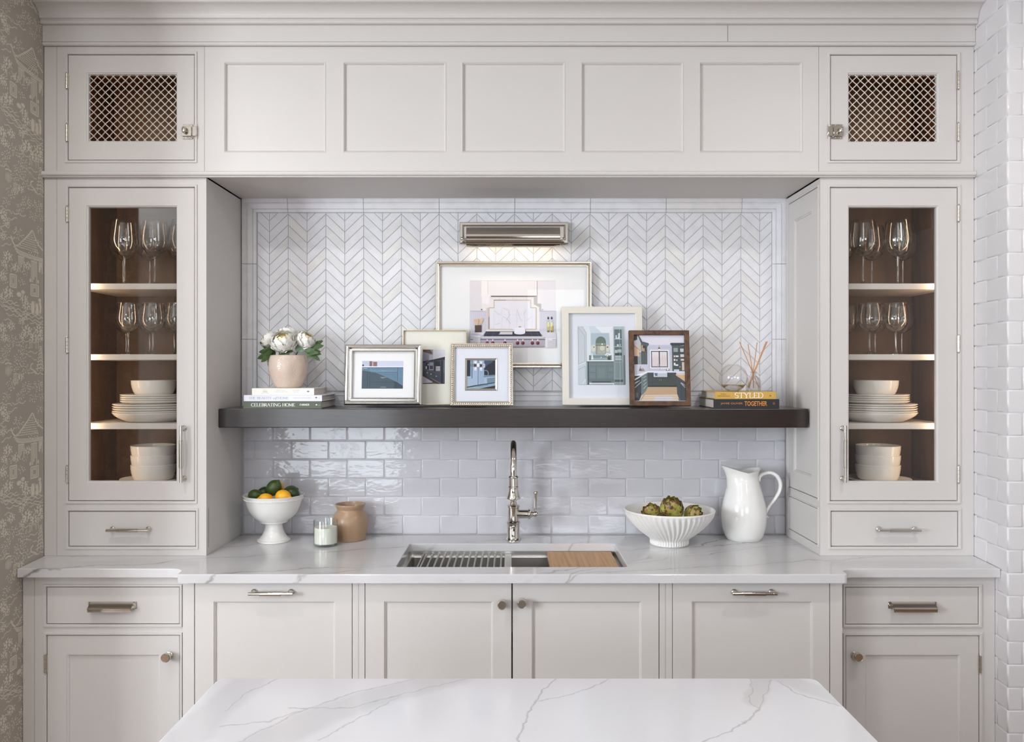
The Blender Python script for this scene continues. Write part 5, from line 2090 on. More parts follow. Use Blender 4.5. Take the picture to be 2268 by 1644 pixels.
# ================================================================== LETTERING
def bfont(txt, h, width=None, bold=0.0):
    """sans lettering as a flat mesh: cap height h, squeezed to width, origin lower left, in the x-z plane facing -y"""
    cu = bpy.data.curves.new('t', 'FONT')
    cu.body = txt
    cu.size = 1.0
    cu.offset = bold
    cu.resolution_u = 3
    ob = bpy.data.objects.new('t', cu)
    COL.objects.link(ob)
    dg = bpy.context.evaluated_depsgraph_get()
    me = bpy.data.meshes.new_from_object(ob.evaluated_get(dg))
    bpy.data.objects.remove(ob, do_unlink=True)
    bpy.data.curves.remove(cu)
    xs = [v.co.x for v in me.vertices]
    ys = [v.co.y for v in me.vertices]
    x0, x1, y0, y1 = min(xs), max(xs), min(ys), max(ys)
    kz = h / (y1 - y0)
    kx = (width / (x1 - x0)) if width else kz
    for v in me.vertices:
        v.co = ((v.co.x - x0) * kx, 0, (v.co.y - y0) * kz)
    return me


# strokes of a roman letter on a 0..1 grid: ('v'/'h' weights thick/thin), c = curve
def ell(cx, cy, rx, ry, a0, a1, n=10):
    return [(cx + rx * math.cos(math.radians(a0 + (a1 - a0) * i / n)), cy + ry * math.sin(math.radians(a0 + (a1 - a0) * i / n))) for i in range(n + 1)]


GLY = {
    'A': (.74, [(0, [(.06, 0), (.37, 1)]), (1, [(.37, 1), (.68, 0)]), (0, [(.17, .35), (.57, .35)])], [(.06, 0), (.68, 0)]),
    'B': (.62, [(1, [(.12, 0), (.12, 1)]), (0, [(.12, 1), (.3, 1)]), (1, ell(.3, .76, .2, .24, 90, -90)), (0, [(.12, .52), (.3, .52)]), (1, ell(.3, .26, .26, .26, 90, -90)), (0, [(.12, 0), (.3, 0)])], []),
    'C': (.74, [(1, ell(.42, .5, .36, .5, 50, 310, 16))], []),
    'D': (.76, [(1, [(.12, 0), (.12, 1)]), (0, [(.12, 1), (.32, 1)]), (1, ell(.32, .5, .36, .5, 90, -90, 14)), (0, [(.12, 0), (.32, 0)])], []),
    'E': (.60, [(1, [(.12, 0), (.12, 1)]), (0, [(.12, 1), (.5, 1), (.5, .86)]), (0, [(.12, .52), (.42, .52)]), (0, [(.12, 0), (.52, 0), (.52, .15)])], []),
    'F': (.58, [(1, [(.12, 0), (.12, 1)]), (0, [(.12, 1), (.5, 1), (.5, .86)]), (0, [(.12, .52), (.42, .52)])], [(.12, 0)]),
    'G': (.78, [(1, ell(.42, .5, .36, .5, 50, 330, 16)), (1, [(.70, .05), (.70, .42)]), (0, [(.5, .42), (.76, .42)])], []),
    'H': (.78, [(1, [(.12, 0), (.12, 1)]), (1, [(.64, 0), (.64, 1)]), (0, [(.12, .52), (.64, .52)])], [(.12, 0), (.12, 1), (.64, 0), (.64, 1)]),
    'I': (.30, [(1, [(.15, 0), (.15, 1)])], [(.15, 0), (.15, 1)]),
    'L': (.58, [(1, [(.12, 0), (.12, 1)]), (0, [(.12, 0), (.52, 0), (.52, .16)])], [(.12, 1)]),
    'M': (.90, [(0, [(.12, 0), (.14, 1)]), (1, [(.14, 1), (.44, .1)]), (0, [(.44, .1), (.74, 1)]), (1, [(.74, 1), (.76, 0)])], [(.12, 0), (.76, 0)]),
    'N': (.80, [(0, [(.12, 0), (.12, 1)]), (1, [(.12, 1), (.66, 0)]), (0, [(.66, 0), (.66, 1)])], [(.12, 0), (.66, 1), (.1, 1)]),
    'O': (.80, [(1, ell(.40, .5, .35, .5, 0, 360, 20))], []),
    'R': (.68, [(1, [(.12, 0), (.12, 1)]), (0, [(.12, 1), (.3, 1)]), (1, ell(.3, .75, .22, .25, 90, -90)), (0, [(.12, .5), (.3, .5)]), (1, [(.3, .5), (.62, 0)])], [(.12, 0)]),
    'S': (.58, [(1, ell(.28, .75, .2, .25, 30, 270, 10) + ell(.28, .25, .22, .25, 90, -150, 10))], []),
    'T': (.68, [(1, [(.34, 0), (.34, 1)]), (0, [(.05, .85), (.05, 1), (.63, 1), (.63, .85)])], [(.34, 0)]),
    'U': (.76, [(1, [(.12, 1), (.12, .34)] + ell(.37, .34, .25, .34, 180, 360, 10) + [(.62, 1)])], [(.12, 1), (.62, 1)]),
    'Y': (.70, [(1, [(.06, 1), (.34, .5), (.34, 0)]), (0, [(.34, .5), (.62, 1)])], [(.06, 1), (.62, 1), (.34, 0)]),
    'o': (.46, [(1, ell(.22, .26, .17, .26, 0, 360, 14))], []),
    'f': (.30, [(1, [(.02, -.3), (.1, -.28), (.2, .8), (.32, .98), (.4, .92)]), (0, [(.04, .5), (.34, .5)])], []),
    ' ': (.34, [], []),
}


def roman(txt, h, width, thick=.11, thin=.055, serif=.11):
    bm = NB()
    x = 0.0
    cnt = [0]

    def seg(p, q, w):
        p, q = Vector(p), Vector(q)
        d = q - p
        if d.length < 1e-6:
            return
        d.normalize()
        n_ = Vector((-d.y, d.x)) * w / 2
        e = d * w * .25
        cnt[0] += 1
        vs = [bm.verts.new((a.x, cnt[0], a.y)) for a in (p - e + n_, q + e + n_, q + e - n_, p - e - n_)]
        bm.faces.new(vs)
    for ch in txt:
        adv, st, sf = GLY[ch]
        for wgt, pts in st:
            P = [(x + a, b) for a, b in pts]
            for i in range(len(P) - 1):
                w = thick if wgt else thin
                if wgt and len(P) > 6:       # curves: thin where they run level
                    dx, dy = P[i + 1][0] - P[i][0], P[i + 1][1] - P[i][1]
                    w = thin + (thick - thin) * abs(dy) / (math.hypot(dx, dy) + 1e-9)
                seg(P[i], P[i + 1], w)
        for (a, b) in sf:
            seg((x + a - serif, b), (x + a + serif, b), thin)
        x += adv
    k = width / x
    for v in bm.verts:
        v.co = (v.co.x * k, -v.co.y * 1.2e-6, v.co.z * h)
    me = bpy.data.meshes.new('lettering')
    bm.to_mesh(me)
    bm.free()
    return me


_inkm = {}


def ink(c):
    if c not in _inkm:
        _inkm[c] = mat('ink_%d_%d_%d' % c, rgb(*c), 0.6)
    return _inkm[c]


PAGES = None


def mark(polys, k):
    """small flat printed emblem from polygons in photo pixels (x right, z up)"""
    bm = NB()
    for P in polys:
        bm.faces.new([bm.verts.new((x * k, 0, z * k)) for x, z in P])
    me = bpy.data.meshes.new('emblem')
    bm.to_mesh(me)
    bm.free()
    return me


TREE = [[(-.2, 1.4), (4.9, 1.4), (4.2, 2.5), (3.2, 3.4), (2.35, 3.9), (1.5, 3.4), (.5, 2.5)], [(1.9, 0), (2.8, 0), (2.6, 1.4), (2.1, 1.4)]]
CUP = [[(0, 0), (4, 0), (4.4, 3.2), (3.4, 2.3), (.9, 2.3), (-.3, 3.2)]]
HORSE = [[(0, 2.2), (1, 3.4), (1.6, 2.6), (3.6, 2.7), (4, 0), (3.2, 0), (3, 1.4), (1.6, 1.4), (1.4, 0), (.8, 0), (.8, 1.9)]]


def page_mat():
    m, nt, b = base_mat('book_pages')
    tc = N(nt, 'ShaderNodeTexCoord')
    mp = N(nt, 'ShaderNodeMapping')
    mp.inputs['Scale'].default_value = (2, 2, 900)
    nt.links.new(tc.outputs['Object'], mp.inputs['Vector'])
    n = N(nt, 'ShaderNodeTexNoise')
    n.inputs['Scale'].default_value = 1.0
    nt.links.new(mp.outputs['Vector'], n.inputs['Vector'])
    cr = N(nt, 'ShaderNodeValToRGB')
    cr.color_ramp.elements[0].color = rgb(170, 160, 150)
    cr.color_ramp.elements[1].color = rgb(232, 226, 218)
    nt.links.new(n.outputs['Fac'], cr.inputs['Fac'])
    nt.links.new(cr.outputs['Color'], b.inputs['Base Color'])
    b.inputs['Roughness'].default_value = 0.85
    return m


PAGES = page_mat()


def book(label, R, Yf, depth, z0, z1, cover, group, hard=True, rough=.45):
    """a book lying flat, spine towards the room"""
    x0, x1 = PX(R[0], Yf), PX(R[1], Yf)
    t = thing('book', label, 'book', ((x0 + x1) / 2, Yf, z0), 0, group)
    w, h = x1 - x0, z1 - z0
    e = .0028 if hard else .0008
    bm = NB()
    # cover: spine and two boards in one folded piece
    P = [(0, 0), (depth, 0), (depth, e), (.004, e), (.004, h - e), (depth, h - e), (depth, h), (0, h)]
    a = [bm.verts.new((-w / 2, y, z)) for y, z in P]
    b = [bm.verts.new((w / 2, y, z)) for y, z in P]
    for i in range(len(P)):
        j = (i + 1) % len(P)
        bm.faces.new((a[i], a[j], b[j], b[i]))
    for vs, (i0) in ((a, 0), (b, 0)):
        bm.faces.new((vs[0], vs[1], vs[2], vs[3]))
        bm.faces.new((vs[0], vs[3], vs[4], vs[7]))
        bm.faces.new((vs[7], vs[4], vs[5], vs[6]))
    cv = obj('cover', bm, mat('book_cover', rgb(*cover), rough), t)
    bm = NB()
    i_ = .0035 if hard else .0006
    box(bm, -w / 2 + i_, w / 2 - i_, .0045, depth - i_, e + .0001, h - e - .0001)
    obj('pages', bm, PAGES, t)

    def put_text(me, name, c, px, pzb):
        me.materials.append(ink(c))
        o = link(bpy.data.objects.new(name, me), cv)
        o.location = (PX(px, Yf) - t.location.x, -.00025, PZ(pzb, Yf) - z0)
        return o
    return t, put_text, 1 / sc(Yf)


BY = 3.095
t, tx, k = book('dark green book lettered celebrating home, bottom of the left stack', (539, 712), BY, .245, ZS + .0003, 1.4790, (82, 92, 76), 'books on the shelf')
tx(roman('CELEBRATING HOME', 6.6 * k, 98 * k, .14, .06), 'title', (236, 236, 228), 556, 900.3)
tx(roman('FARMER', 3.9 * k, 21 * k, .2, .1), 'author', (226, 228, 218), 664, 898.6)
tx(mark(TREE, k), 'emblem', (236, 236, 228), 698.5, 899)
tx(bfont('CLARKSON\nPOTTER', 2.4 * k, 4.4 * k), 'imprint', (200, 204, 196), 705, 899)
t, tx, k = book('white book lettered the beauty of home, middle of the left stack', (540, 713), BY, .245, 1.4793, 1.5022, (226, 226, 236), 'books on the shelf')
for (w, x, ww) in (('THE BEAUTY', 550, 52), ('HOME', 615, 25)):
    tx(roman(w, 5.2 * k, ww * k, .11, .05), 'title', (158, 160, 170), x, 884.4)
tx(roman('of', 5.2 * k, 8 * k, .11, .05), 'title', (158, 160, 170), 605, 884.4)
tx(bfont('MARIE FLANIGAN', 2.3 * k, 39 * k, -.005), 'author', (168, 170, 180), 649.5, 882.8)
tx(mark(TREE, k), 'emblem', (40, 40, 46), 698, 883.2)
tx(bfont('CLARKSON\nPOTTER', 2.4 * k, 4.4 * k), 'imprint', (170, 172, 182), 705, 883.2)
t, tx, k = book('slim cream book on top of the left stack, under the flower pot', (558, 695.5), BY + .004, .215, 1.5025, 1.5285, (236, 234, 226), 'books on the shelf', hard=False)
tx(bfont('COZY', 2.0 * k, 9.5 * k), 'title', (178, 176, 172), 582, 865.2)
tx(bfont('white', 2.6 * k, 10 * k), 'title', (120, 120, 120), 582, 868.8)
tx(bfont('COTTAGE', 2.0 * k, 16 * k), 'title', (178, 176, 172), 579, 872.2)
for x in (603, 641):
    bm = NB()
    box(bm, 0, .8 * k, -.0001, 0, 0, 8 * k)
    me = mesh_of('rule', bm)
    tx(me, 'rule', (250, 248, 236), x, 871)
tx(bfont('100 WAYS TO LOVE', 1.7 * k, 19 * k), 'subtitle', (180, 178, 174), 612.5, 865.8)
tx(bfont('THE FEELING OF BEING HOME', 1.7 * k, 29 * k), 'subtitle', (180, 178, 174), 608, 869.4)
tx(bfont('LIZ MARIE', 1.9 * k, 18 * k), 'author', (172, 170, 168), 646, 866)
tx(bfont('GALVAN', 1.9 * k, 11 * k), 'author', (172, 170, 168), 650, 869.6)
tx(mark(CUP, k), 'emblem', (90, 90, 94), 680.5, 868.6)
Y2 = 3.10
t, tx, k = book('black book with orange lettering, bottom of the right stack', (1580.7, 1726), Y2, .24, ZS + .0003, 1.4868, (38, 40, 44), 'books on the shelf')
tx(bfont('JAMIE OLIVER', 5.2 * k, 49 * k, .004), 'author', (196, 128, 60), 1596, 897)
tx(bfont('TOGETHER', 10.2 * k, 50 * k, .015), 'title', (222, 138, 50), 1649, 899.2)
bm = NB()
for rr_ in (.0048, .0028):
    lathe(bm, [(rr_, 0), (rr_ - .0006, .0001), (rr_ - .0009, 0)], 20, AX_Y)
sphere(bm, (0, 0, 0), .0013, 8, 6, 1, .1, 1)
tx(mesh_of('emblem', bm), 'emblem', (150, 98, 60), 1714, 894)
t, tx, k = book('mustard yellow book with white lettering, on top of the black book', (1583.6, 1719), Y2 + .004, .235, 1.4871, 1.5150, (205, 164, 78), 'books on the shelf')
tx(bfont('EMILY', 2.6 * k, 12.5 * k), 'author', (96, 74, 40), 1596.5, 874.6)
tx(bfont('HENDERSON', 2.6 * k, 27 * k), 'author', (96, 74, 40), 1589.5, 878.8)
tx(roman('STYLED', 11.4 * k, 64 * k, .10, .07, .12), 'title', (248, 246, 240), 1627, 881.7)
tx(mark(HORSE, k), 'emblem', (70, 60, 40), 1704, 878.6)
tx(bfont('CLARKSON\nPOTTER', 2.4 * k, 4.6 * k), 'imprint', (226, 200, 140), 1709, 878.6)

# ================================================================== FLOWER POT
vy = 3.205
vx, vz = PX(638.5, vy), 1.5288


def blush():
    m, nt, b = base_mat('hammered_blush_glaze')
    b.inputs['Base Color'].default_value = rgb(216, 196, 182)
    b.inputs['Roughness'].default_value = 0.16
    tc = N(nt, 'ShaderNodeTexCoord')
    mp = N(nt, 'ShaderNodeMapping')
    mp.inputs['Scale'].default_value = (1, 1, 1.5)
    nt.links.new(tc.outputs['Object'], mp.inputs['Vector'])
    v = N(nt, 'ShaderNodeTexVoronoi', feature='SMOOTH_F1')
    v.inputs['Scale'].default_value = 190
    nt.links.new(mp.outputs['Vector'], v.inputs['Vector'])
    bp = N(nt, 'ShaderNodeBump')
    bp.inputs['Strength'].default_value = 0.6
    bp.inputs['Distance'].default_value = 0.0014
    nt.links.new(v.outputs['Distance'], bp.inputs['Height'])
    nt.links.new(bp.outputs['Normal'], b.inputs['Normal'])
    return m


BLUSH = blush()
kv = 1 / sc(vy)
prof = [(0, .004), (.040, .004), (.043, .001), (.046, 0), (.050, .003)]
for (py, w) in ((852, 60), (845, 68), (836, 76), (826, 82.5), (815, 86), (804, 86), (796, 83.5), (790, 80.5), (786.5, 78)):
    prof.append((w / 2 * kv, (857.5 - py) * kv * 1.0))
top = prof[-1]
prof += [(top[0] - .002, top[1] + .0015), (top[0] - .005, top[1]), (top[0] - .004, top[1] - .03), (top[0] - .006, top[1] - .08), (.03, .012), (0, .012)]
bm = NB()
lathe(bm, prof, 56)
for v in bm.verts:       # a soft pinch on the right side, as thrown
    a = math.atan2(v.co.y, v.co.x)
    d = math.exp(-((a + .95) / .28) ** 2) * .0045 * math.sin(PI * min(1, max(0, v.co.z / top[1])))
    r_ = math.hypot(v.co.x, v.co.y)
    if r_ > .03:
        v.co.x *= 1 - d / r_
        v.co.y *= 1 - d / r_
o = obj('flower_pot', bm, BLUSH)
o.location = (vx, vy, vz)
tag(o, 'blush pink hammered ceramic pot holding white flowers on the left books', 'vase')

PETAL = mat('white_petal', rgb(247, 245, 240), 0.6, sub=0.12)
PETALIN = mat('inner_petal', rgb(246, 238, 205), 0.6)
EYEM = mat('flower_centre', rgb(216, 180, 80), 0.7)
LEAF = mat('flower_leaf', rgb(66, 92, 46), 0.5, noise=(30, .35))
LEAFP = mat('pale_leaf', rgb(136, 160, 136), 0.55)
STEMM = mat('flower_stem', rgb(104, 128, 74), 0.5)


def petal_mesh(r, tip, wid, seed, flare=0.0):
    """cupped petal on a ball of radius r: from the south pole up to polar angle tip"""
    rnd = random.Random(seed)
    bm = NB()
    nu, nv = 6, 6
    g_ = []
    wob = [rnd.uniform(-.05, .05) for _ in range(nu + 1)]
    for j in range(nv + 1):
        row = []
        for i in range(nu + 1):
            u = (i / nu - .5) * 2
            v = j / nv
            lim = tip + (wob[i] if j == nv else 0) + (abs(u) ** 3) * .50
            th = PI - (.25 + (PI - .25 - lim) * v)
            a = u * wid * (.55 + .45 * math.sin(PI * min(1, v * .9 + .1)))
            rad = r * (1 + flare * v ** 3) * (1 + .03 * math.sin(5 * u + seed) * v)
            row.append(bm.verts.new((rad * math.sin(th) * math.cos(a), rad * math.sin(th) * math.sin(a), rad * math.cos(th))))
        g_.append(row)
    for j in range(nv):
        for i in range(nu):
            bm.faces.new((g_[j][i], g_[j][i + 1], g_[j + 1][i + 1], g_[j + 1][i])).smooth = True
    me = mesh_of('petal', bm, 80)
    return me


LAY = [(1.0, 1.90, .66, .13, 7, PETAL), (.985, 1.66, .66, .10, 7, PETAL), (.96, 1.44, .66, .08, 7, PETAL), (.925, 1.24, .66, .06, 7, PETAL), (.88, 1.05, .68, .05, 7, PETAL),
       (.83, .88, .72, .04, 6, PETAL), (.77, .72, .78, .03, 6, PETAL), (.69, .58, .85, .02, 5, PETALIN), (.58, .46, .95, .01, 5, PETALIN)]
PM = []
for i, (r, tip, wid, fl, n, m) in enumerate(LAY):
    me = petal_mesh(r, tip, wid, i, fl)
    me.materials.append(m)
    PM.append(me)


def leaf_mesh(lobes=6):
    bm = NB()
    outl = []
    L = 1.0
    for s in (1, -1):
        pts = []
        for i in range(lobes):
            a = i / lobes
            pts += [(a * L * .9 + .02, s * .06), (a * L * .75 + .30, s * (.42 - .32 * a)), (a * L * .8 + .34, s * (.20 - .12 * a))]
        outl.append(pts)
    P = [(0, 0.015)] + outl[0] + [(1.15, 0)] + outl[1][::-1] + [(0, -.015)]
    bot = [bm.verts.new((x, y, .10 * math.sin(x * 2.5) - .5 * y * y)) for x, y in P]
    bm.faces.new(bot)
    bmesh.ops.triangulate(bm, faces=bm.faces)
    return mesh_of('leaf', bm, None)


LM = leaf_mesh()
LM.materials.append(LEAF)
bm = NB()
P_ = []
c0 = bm.verts.new((.5, 0, .05))
n_ = 14
rim = [bm.verts.new((.5 + .55 * math.cos(2 * PI * i / n_), .42 * math.sin(2 * PI * i / n_), .05 * math.sin(i * 2.1))) for i in range(n_)]
for i in range(n_):
    bm.faces.new((c0, rim[i], rim[(i + 1) % n_]))
LR = mesh_of('round_leaf', bm, None)
LR.materials.append(LEAFP)

frnd = random.Random(3)


def flower(label, px, py, Y, r, axis, leaves, eye=True):
    c = Vector((PX(px, Y), Y, PZ(py, Y)))
    t = thing('white_flower', label, 'flower', tuple(c), 0, 'white flowers in the pot')
    q = Vector(axis).normalized().to_track_quat('Z', 'Y')
    for i, (lr, tip, wid, fl, n, m) in enumerate(LAY):
        for k in range(n):
            o = link(bpy.data.objects.new('petal', PM[i]), t)
            o.rotation_mode = 'QUATERNION'
            from mathutils import Quaternion
            o.rotation_quaternion = q @ Quaternion((0, 0, 1), 2 * PI * k / n + i * .7 + frnd.uniform(-.15, .15)) @ Quaternion((0, 1, 0), frnd.uniform(-.07, .07))
            s = r * frnd.uniform(.97, 1.04)
            o.scale = (s, s, s * .86)
    if eye:
        bm = NB()
        sphere(bm, tuple((q @ Vector((0, 0, .16 * r))).to_tuple()), r * .24, 12, 8)
        obj('flower_centre', bm, EYEM, t)
    mouth = Vector((vx + (c.x - vx) * .35, vy + (c.y - vy) * .3, vz + .105))
    bm = NB()
    tube(bm, smooth_pts([tuple(Vector((0, 0, 0)) - (q @ Vector((0, 0, r * .9)))), tuple((mouth - c) + Vector((0, 0, .012))), tuple(mouth - c - Vector((0, 0, .05)))], 5), .0024, 7)
    obj('stem', bm, STEMM, t)
    more = [(lx + frnd.uniform(-5, 5), ly + frnd.uniform(-2, 5), dy + frnd.uniform(-.012, .012), s * frnd.uniform(.6, .8), rz + frnd.uniform(-.6, .6), tl + frnd.uniform(-.3, .3), me, rx + frnd.uniform(-.4, .3)) for (lx, ly, dy, s, rz, tl, me, rx) in leaves if me is LM]
    for (lx, ly, dy, s, rz, tl, me, rx) in leaves + more:
        o = link(bpy.data.objects.new(me.name, me), t)
        o.location = Vector((PX(lx, vy + dy), vy + dy, PZ(ly, vy + dy))) - c
        o.scale = (s, s, s)
        # leaf lies along +x of its own axes; swing it in the plane of the picture, then tip it
        o.rotation_euler = Matrix.Rotation(rz, 4, 'Y').to_euler()
        M = Matrix.Rotation(-rz, 4, 'Y') @ Matrix.Rotation(tl, 4, 'Z') @ Matrix.Rotation(rx, 4, 'X')
        o.rotation_euler = M.to_euler()
    return t


D_ = math.radians
flower('largest white flower, front and centre of the pot, creamy centre showing', 627, 753, 3.150, .0490, (-.02, -.62, .78),
       [(640, 783, -.045, .05, D_(-165), .2, LM, 1.2), (655, 775, -.03, .045, D_(25), .2, LR, 1.25), (628, 782, -.05, .035, D_(10), 0, LM, 1.3)])
flower('white flower at the right of the pot, tilted right', 678, 751, 3.190, .0410, (.55, -.25, .8),
       [(678, 774, -.02, .062, D_(12), .1, LM, 1.3), (684, 780, -.03, .050, D_(-38), -.1, LM, 1.2), (690, 768, .0, .045, D_(28), .2, LM, 1.3), (676, 778, -.03, .056, D_(-12), .1, LM, 1.2), (672, 772, -.01, .040, D_(30), .1, LM, 1.4)])
flower('white flower at the left edge of the pot, turned left', 594, 750, 3.195, .0345, (-.75, -.2, .6),
       [(608, 775, -.02, .056, D_(188), .1, LM, 1.3), (604, 780, -.03, .052, D_(222), -.1, LM, 1.2), (612, 770, -.01, .050, D_(165), .2, LM, 1.4), (607, 783, -.025, .05, D_(245), 0, LM, 1.1), (600, 772, .0, .045, D_(150), 0, LM, 1.3), (603, 779, -.035, .058, D_(205), .1, LM, 1.25)])
flower('white flower at the back, rising behind the largest flower', 637, 738, 3.240, .0400, (.0, .1, 1),
       [])

# ================================================================== GLASS ORB AND DIFFUSER
oy_ = 3.175
oxx, ozz = PX(1624, oy_), 1.5152
bm = NB()
R0 = .0545
prof = [(0, 0), (.020, 0), (.024, .0015)]
for i in range(3, 22):
    a = -PI / 2 + PI * i / 24
    prof.append((R0 * math.cos(a), R0 + R0 * math.sin(a) - .0012))
prof += [(.020, 2 * R0 - .0035), (.019, 2 * R0 - .003)]
lathe(bm, prof, 40)
t = thing('glass_orb', 'clear round glass orb vase with thick base on the yellow book', 'vase', (oxx, oy_, ozz))
obj('globe', bm, thin_glass('orb_glass', (.97, .975, .975, 1), 1.6), t)
bm = NB()
prof = [(0, .001), (.019, .001), (.023, .0025)]
for i in range(3, 9):
    a = -PI / 2 + PI * i / 24
    prof.append((R0 * .985 * math.cos(a), R0 + R0 * .985 * math.sin(a) - .0012))
prof += [(R0 * .78, .026), (R0 * .4, .0235), (0, .023)]
lathe(bm, prof, 40)
m_, nt_, b_ = base_mat('solid_glass')
b_.inputs['Transmission Weight'].default_value = 1
b_.inputs['Roughness'].default_value = 0
b_.inputs['IOR'].default_value = 1.45
obj('glass_base', bm, m_, t)

dx_, dy_ = PX(1668.5, 3.19), 3.19
kd = 1 / sc(3.19)
t = thing('reed_diffuser', 'small clear square diffuser bottle beside the orb on the yellow book', 'bottle', (dx_, dy_, ozz))
bm = NB()
h = lambda py: (866.5 - py) * kd * 1.02
w_ = 13.6 * kd


def sq(bm, lv):
    L2 = []
    for (hw, z) in lv:
        c = hw * .18
        L2.append([bm.verts.new(p) for p in ((-hw + c, -hw, z), (hw - c, -hw, z), (hw, -hw + c, z), (hw, hw - c, z), (hw - c, hw, z), (-hw + c, hw, z), (-hw, hw - c, z), (-hw, -hw + c, z))])
    for a, b in zip(L2, L2[1:]):
        for i in range(8):
            j = (i + 1) % 8
            bm.faces.new((a[i], a[j], b[j], b[i]))
    bm.faces.new(L2[0][::-1])
    return L2


sq(bm, [(w_ * .97, 0), (w_, .002), (w_, h(845)), (w_ * .96, h(843)), (w_ * .80, h(838)), (w_ * .42, h(833)), (w_ * .36, h(831)), (w_ * .36, h(826)), (w_ * .44, h(825.5)), (w_ * .44, h(824))])
obj('bottle_glass', bm, thin_glass('bottle_glass', (.945, .95, .945, 1), 2.6), t)
bm = NB()
L2 = sq(bm, [(w_ * .86, .004), (w_ * .88, .006), (w_ * .88, h(848))])
bm.faces.new(L2[-1])
obj('oil', bm, thin_glass('clear_oil', (.985, .975, .955, 1), .6, 1.33), t)
REED = mat('reed', rgb(196, 146, 108), 0.7, noise=(60, .12))
RD = [((1639.4, 757.5), (1679, 862), 'leftmost reed stick, leaning left from the diffuser bottle', .03, -.012),
      ((1657.3, 762.5), (1670, 862), 'second reed stick from the left, nearly upright in the diffuser', .01, .006),
      ((1677, 759), (1661, 862), 'third reed stick from the left, leaning slightly right', .0, .010),
      ((1696, 757.5), (1655.5, 861), 'rightmost thin reed stick leaning right from the diffuser', -.012, .0),
      ((1698.2, 757.2), (1658, 861), 'thick doubled reed stick leaning right beside the rightmost one', -.020, -.004)]
for (a, b, lab, da, db) in RD:
    A_ = Vector((PX(a[0], dy_), dy_ + da * .3, ozz + h(a[1]) * .985))
    B_ = Vector((PX(b[0], dy_), dy_ + db, ozz + h(b[1]) + .004))
    mid = A_ + (B_ - A_) * ((A_.z - (ozz + h(829))) / (A_.z - B_.z))
    neck = Vector((dx_ + (mid.x - dx_) * .25, dy_ + (mid.y - dy_) * .2, mid.z))
    t2 = thing('reed', lab, 'reed', tuple(B_), 0, 'reeds in the diffuser')
    bm = NB()
    tube(bm, [tuple(A_ - B_), tuple(neck - B_), (0, 0, 0)], .0017 if 'thick' not in lab else .0021, 8)
    obj('stick', bm, REED, t2)

# ================================================================== WORKTOP: FOOTED BOWL AND FRUIT
ZT = ZC + .0003
by_ = 3.225
bx_ = PX(606.5, by_)
t = thing('footed_bowl', 'white footed porcelain bowl of limes and lemons at the left of the worktop', 'bowl', (bx_, by_, ZT))
zz = lambda py: PZ(py, by_) - ZC
bm = NB()
out_ = [(0, .004), (.052, .003), (.055, 0), (.062, 0), (.0645, .003), (.0640, .006), (.0600, .008), (.0610, .0105), (.0585, .0125), (.0520, .018), (.0440, .029), (.0380, .043), (.0345, .056), (.0335, .066),
        (.0350, .0705), (.0390, .0725), (.0500, .0755), (.0540, .0785), (.0530, .0805), (.0640, .088), (.0780, .099), (.0895, .1125), (.0985, .1290), (.1055, .1480), (.1105, .1640), (.1125, .1685), (.1135, .1700),
        (.1140, .1740), (.1160, .1800), (.1190, .1850), (.1195, .1868), (.1180, .1875), (.1150, .1850), (.1090, .1720), (.1020, .150), (.092, .126), (.078, .108), (.056, .092), (.03, .086), (0, .085)]
lathe(bm, out_, 56)
obj('bowl_body', bm, CERAMIC, t)
bm = NB()
for (r_, z_, n, br) in ((.1140, .1715, 120, .0019), (.0618, .0085, 70, .0014)):
    for i in range(n):
        a = 2 * PI * i / n
        sphere(bm, (r_ * math.cos(a), r_ * math.sin(a), z_), br, 6, 4)
o = obj('beading', bm, CERAMIC, t)
o['kind'] = 'stuff'

LIMEM = mat('lime_peel', rgb(60, 82, 30), 0.34, noise=(45, .22), bump=(240, .25, .0006))
LIMEM2 = mat('dark_lime_peel', rgb(46, 66, 26), 0.34, noise=(45, .22), bump=(240, .25, .0006))
LEMONM = mat('lemon_peel', rgb(246, 178, 26), 0.36, noise=(60, .06), bump=(220, .3, .0007))


def fruit_mesh(nub, seed):
    bm = NB()
    prof = [(0, -1.06), (.10, -1.03), (.20, -.97)]
    for i in range(3, 14):
        a = -PI / 2 + PI * i / 16
        prof.append((math.cos(a) * .84, math.sin(a)))
    prof += [(.24, .98), (.17, 1.03 + nub * .3), (.12, 1.06 + nub * .7), (.05, 1.08 + nub), (0, 1.085 + nub)]
    lathe(bm, prof, 24)
    return mesh_of('fruit_body', bm, 60)


FL = fruit_mesh(.08, 1)


def fruit(name, label, px, py, Y, r, axis, m, group):
    me = FL.copy()
    me.materials.append(m)
    o = link(bpy.data.objects.new(name, me))
    o.location = (PX(px, Y), Y, PZ(py, Y))
    o.scale = (r, r, r)
    o.rotation_euler = Vector(axis).normalized().to_track_quat('Z', 'Y').to_euler()
    return tag(o, label, name, group)


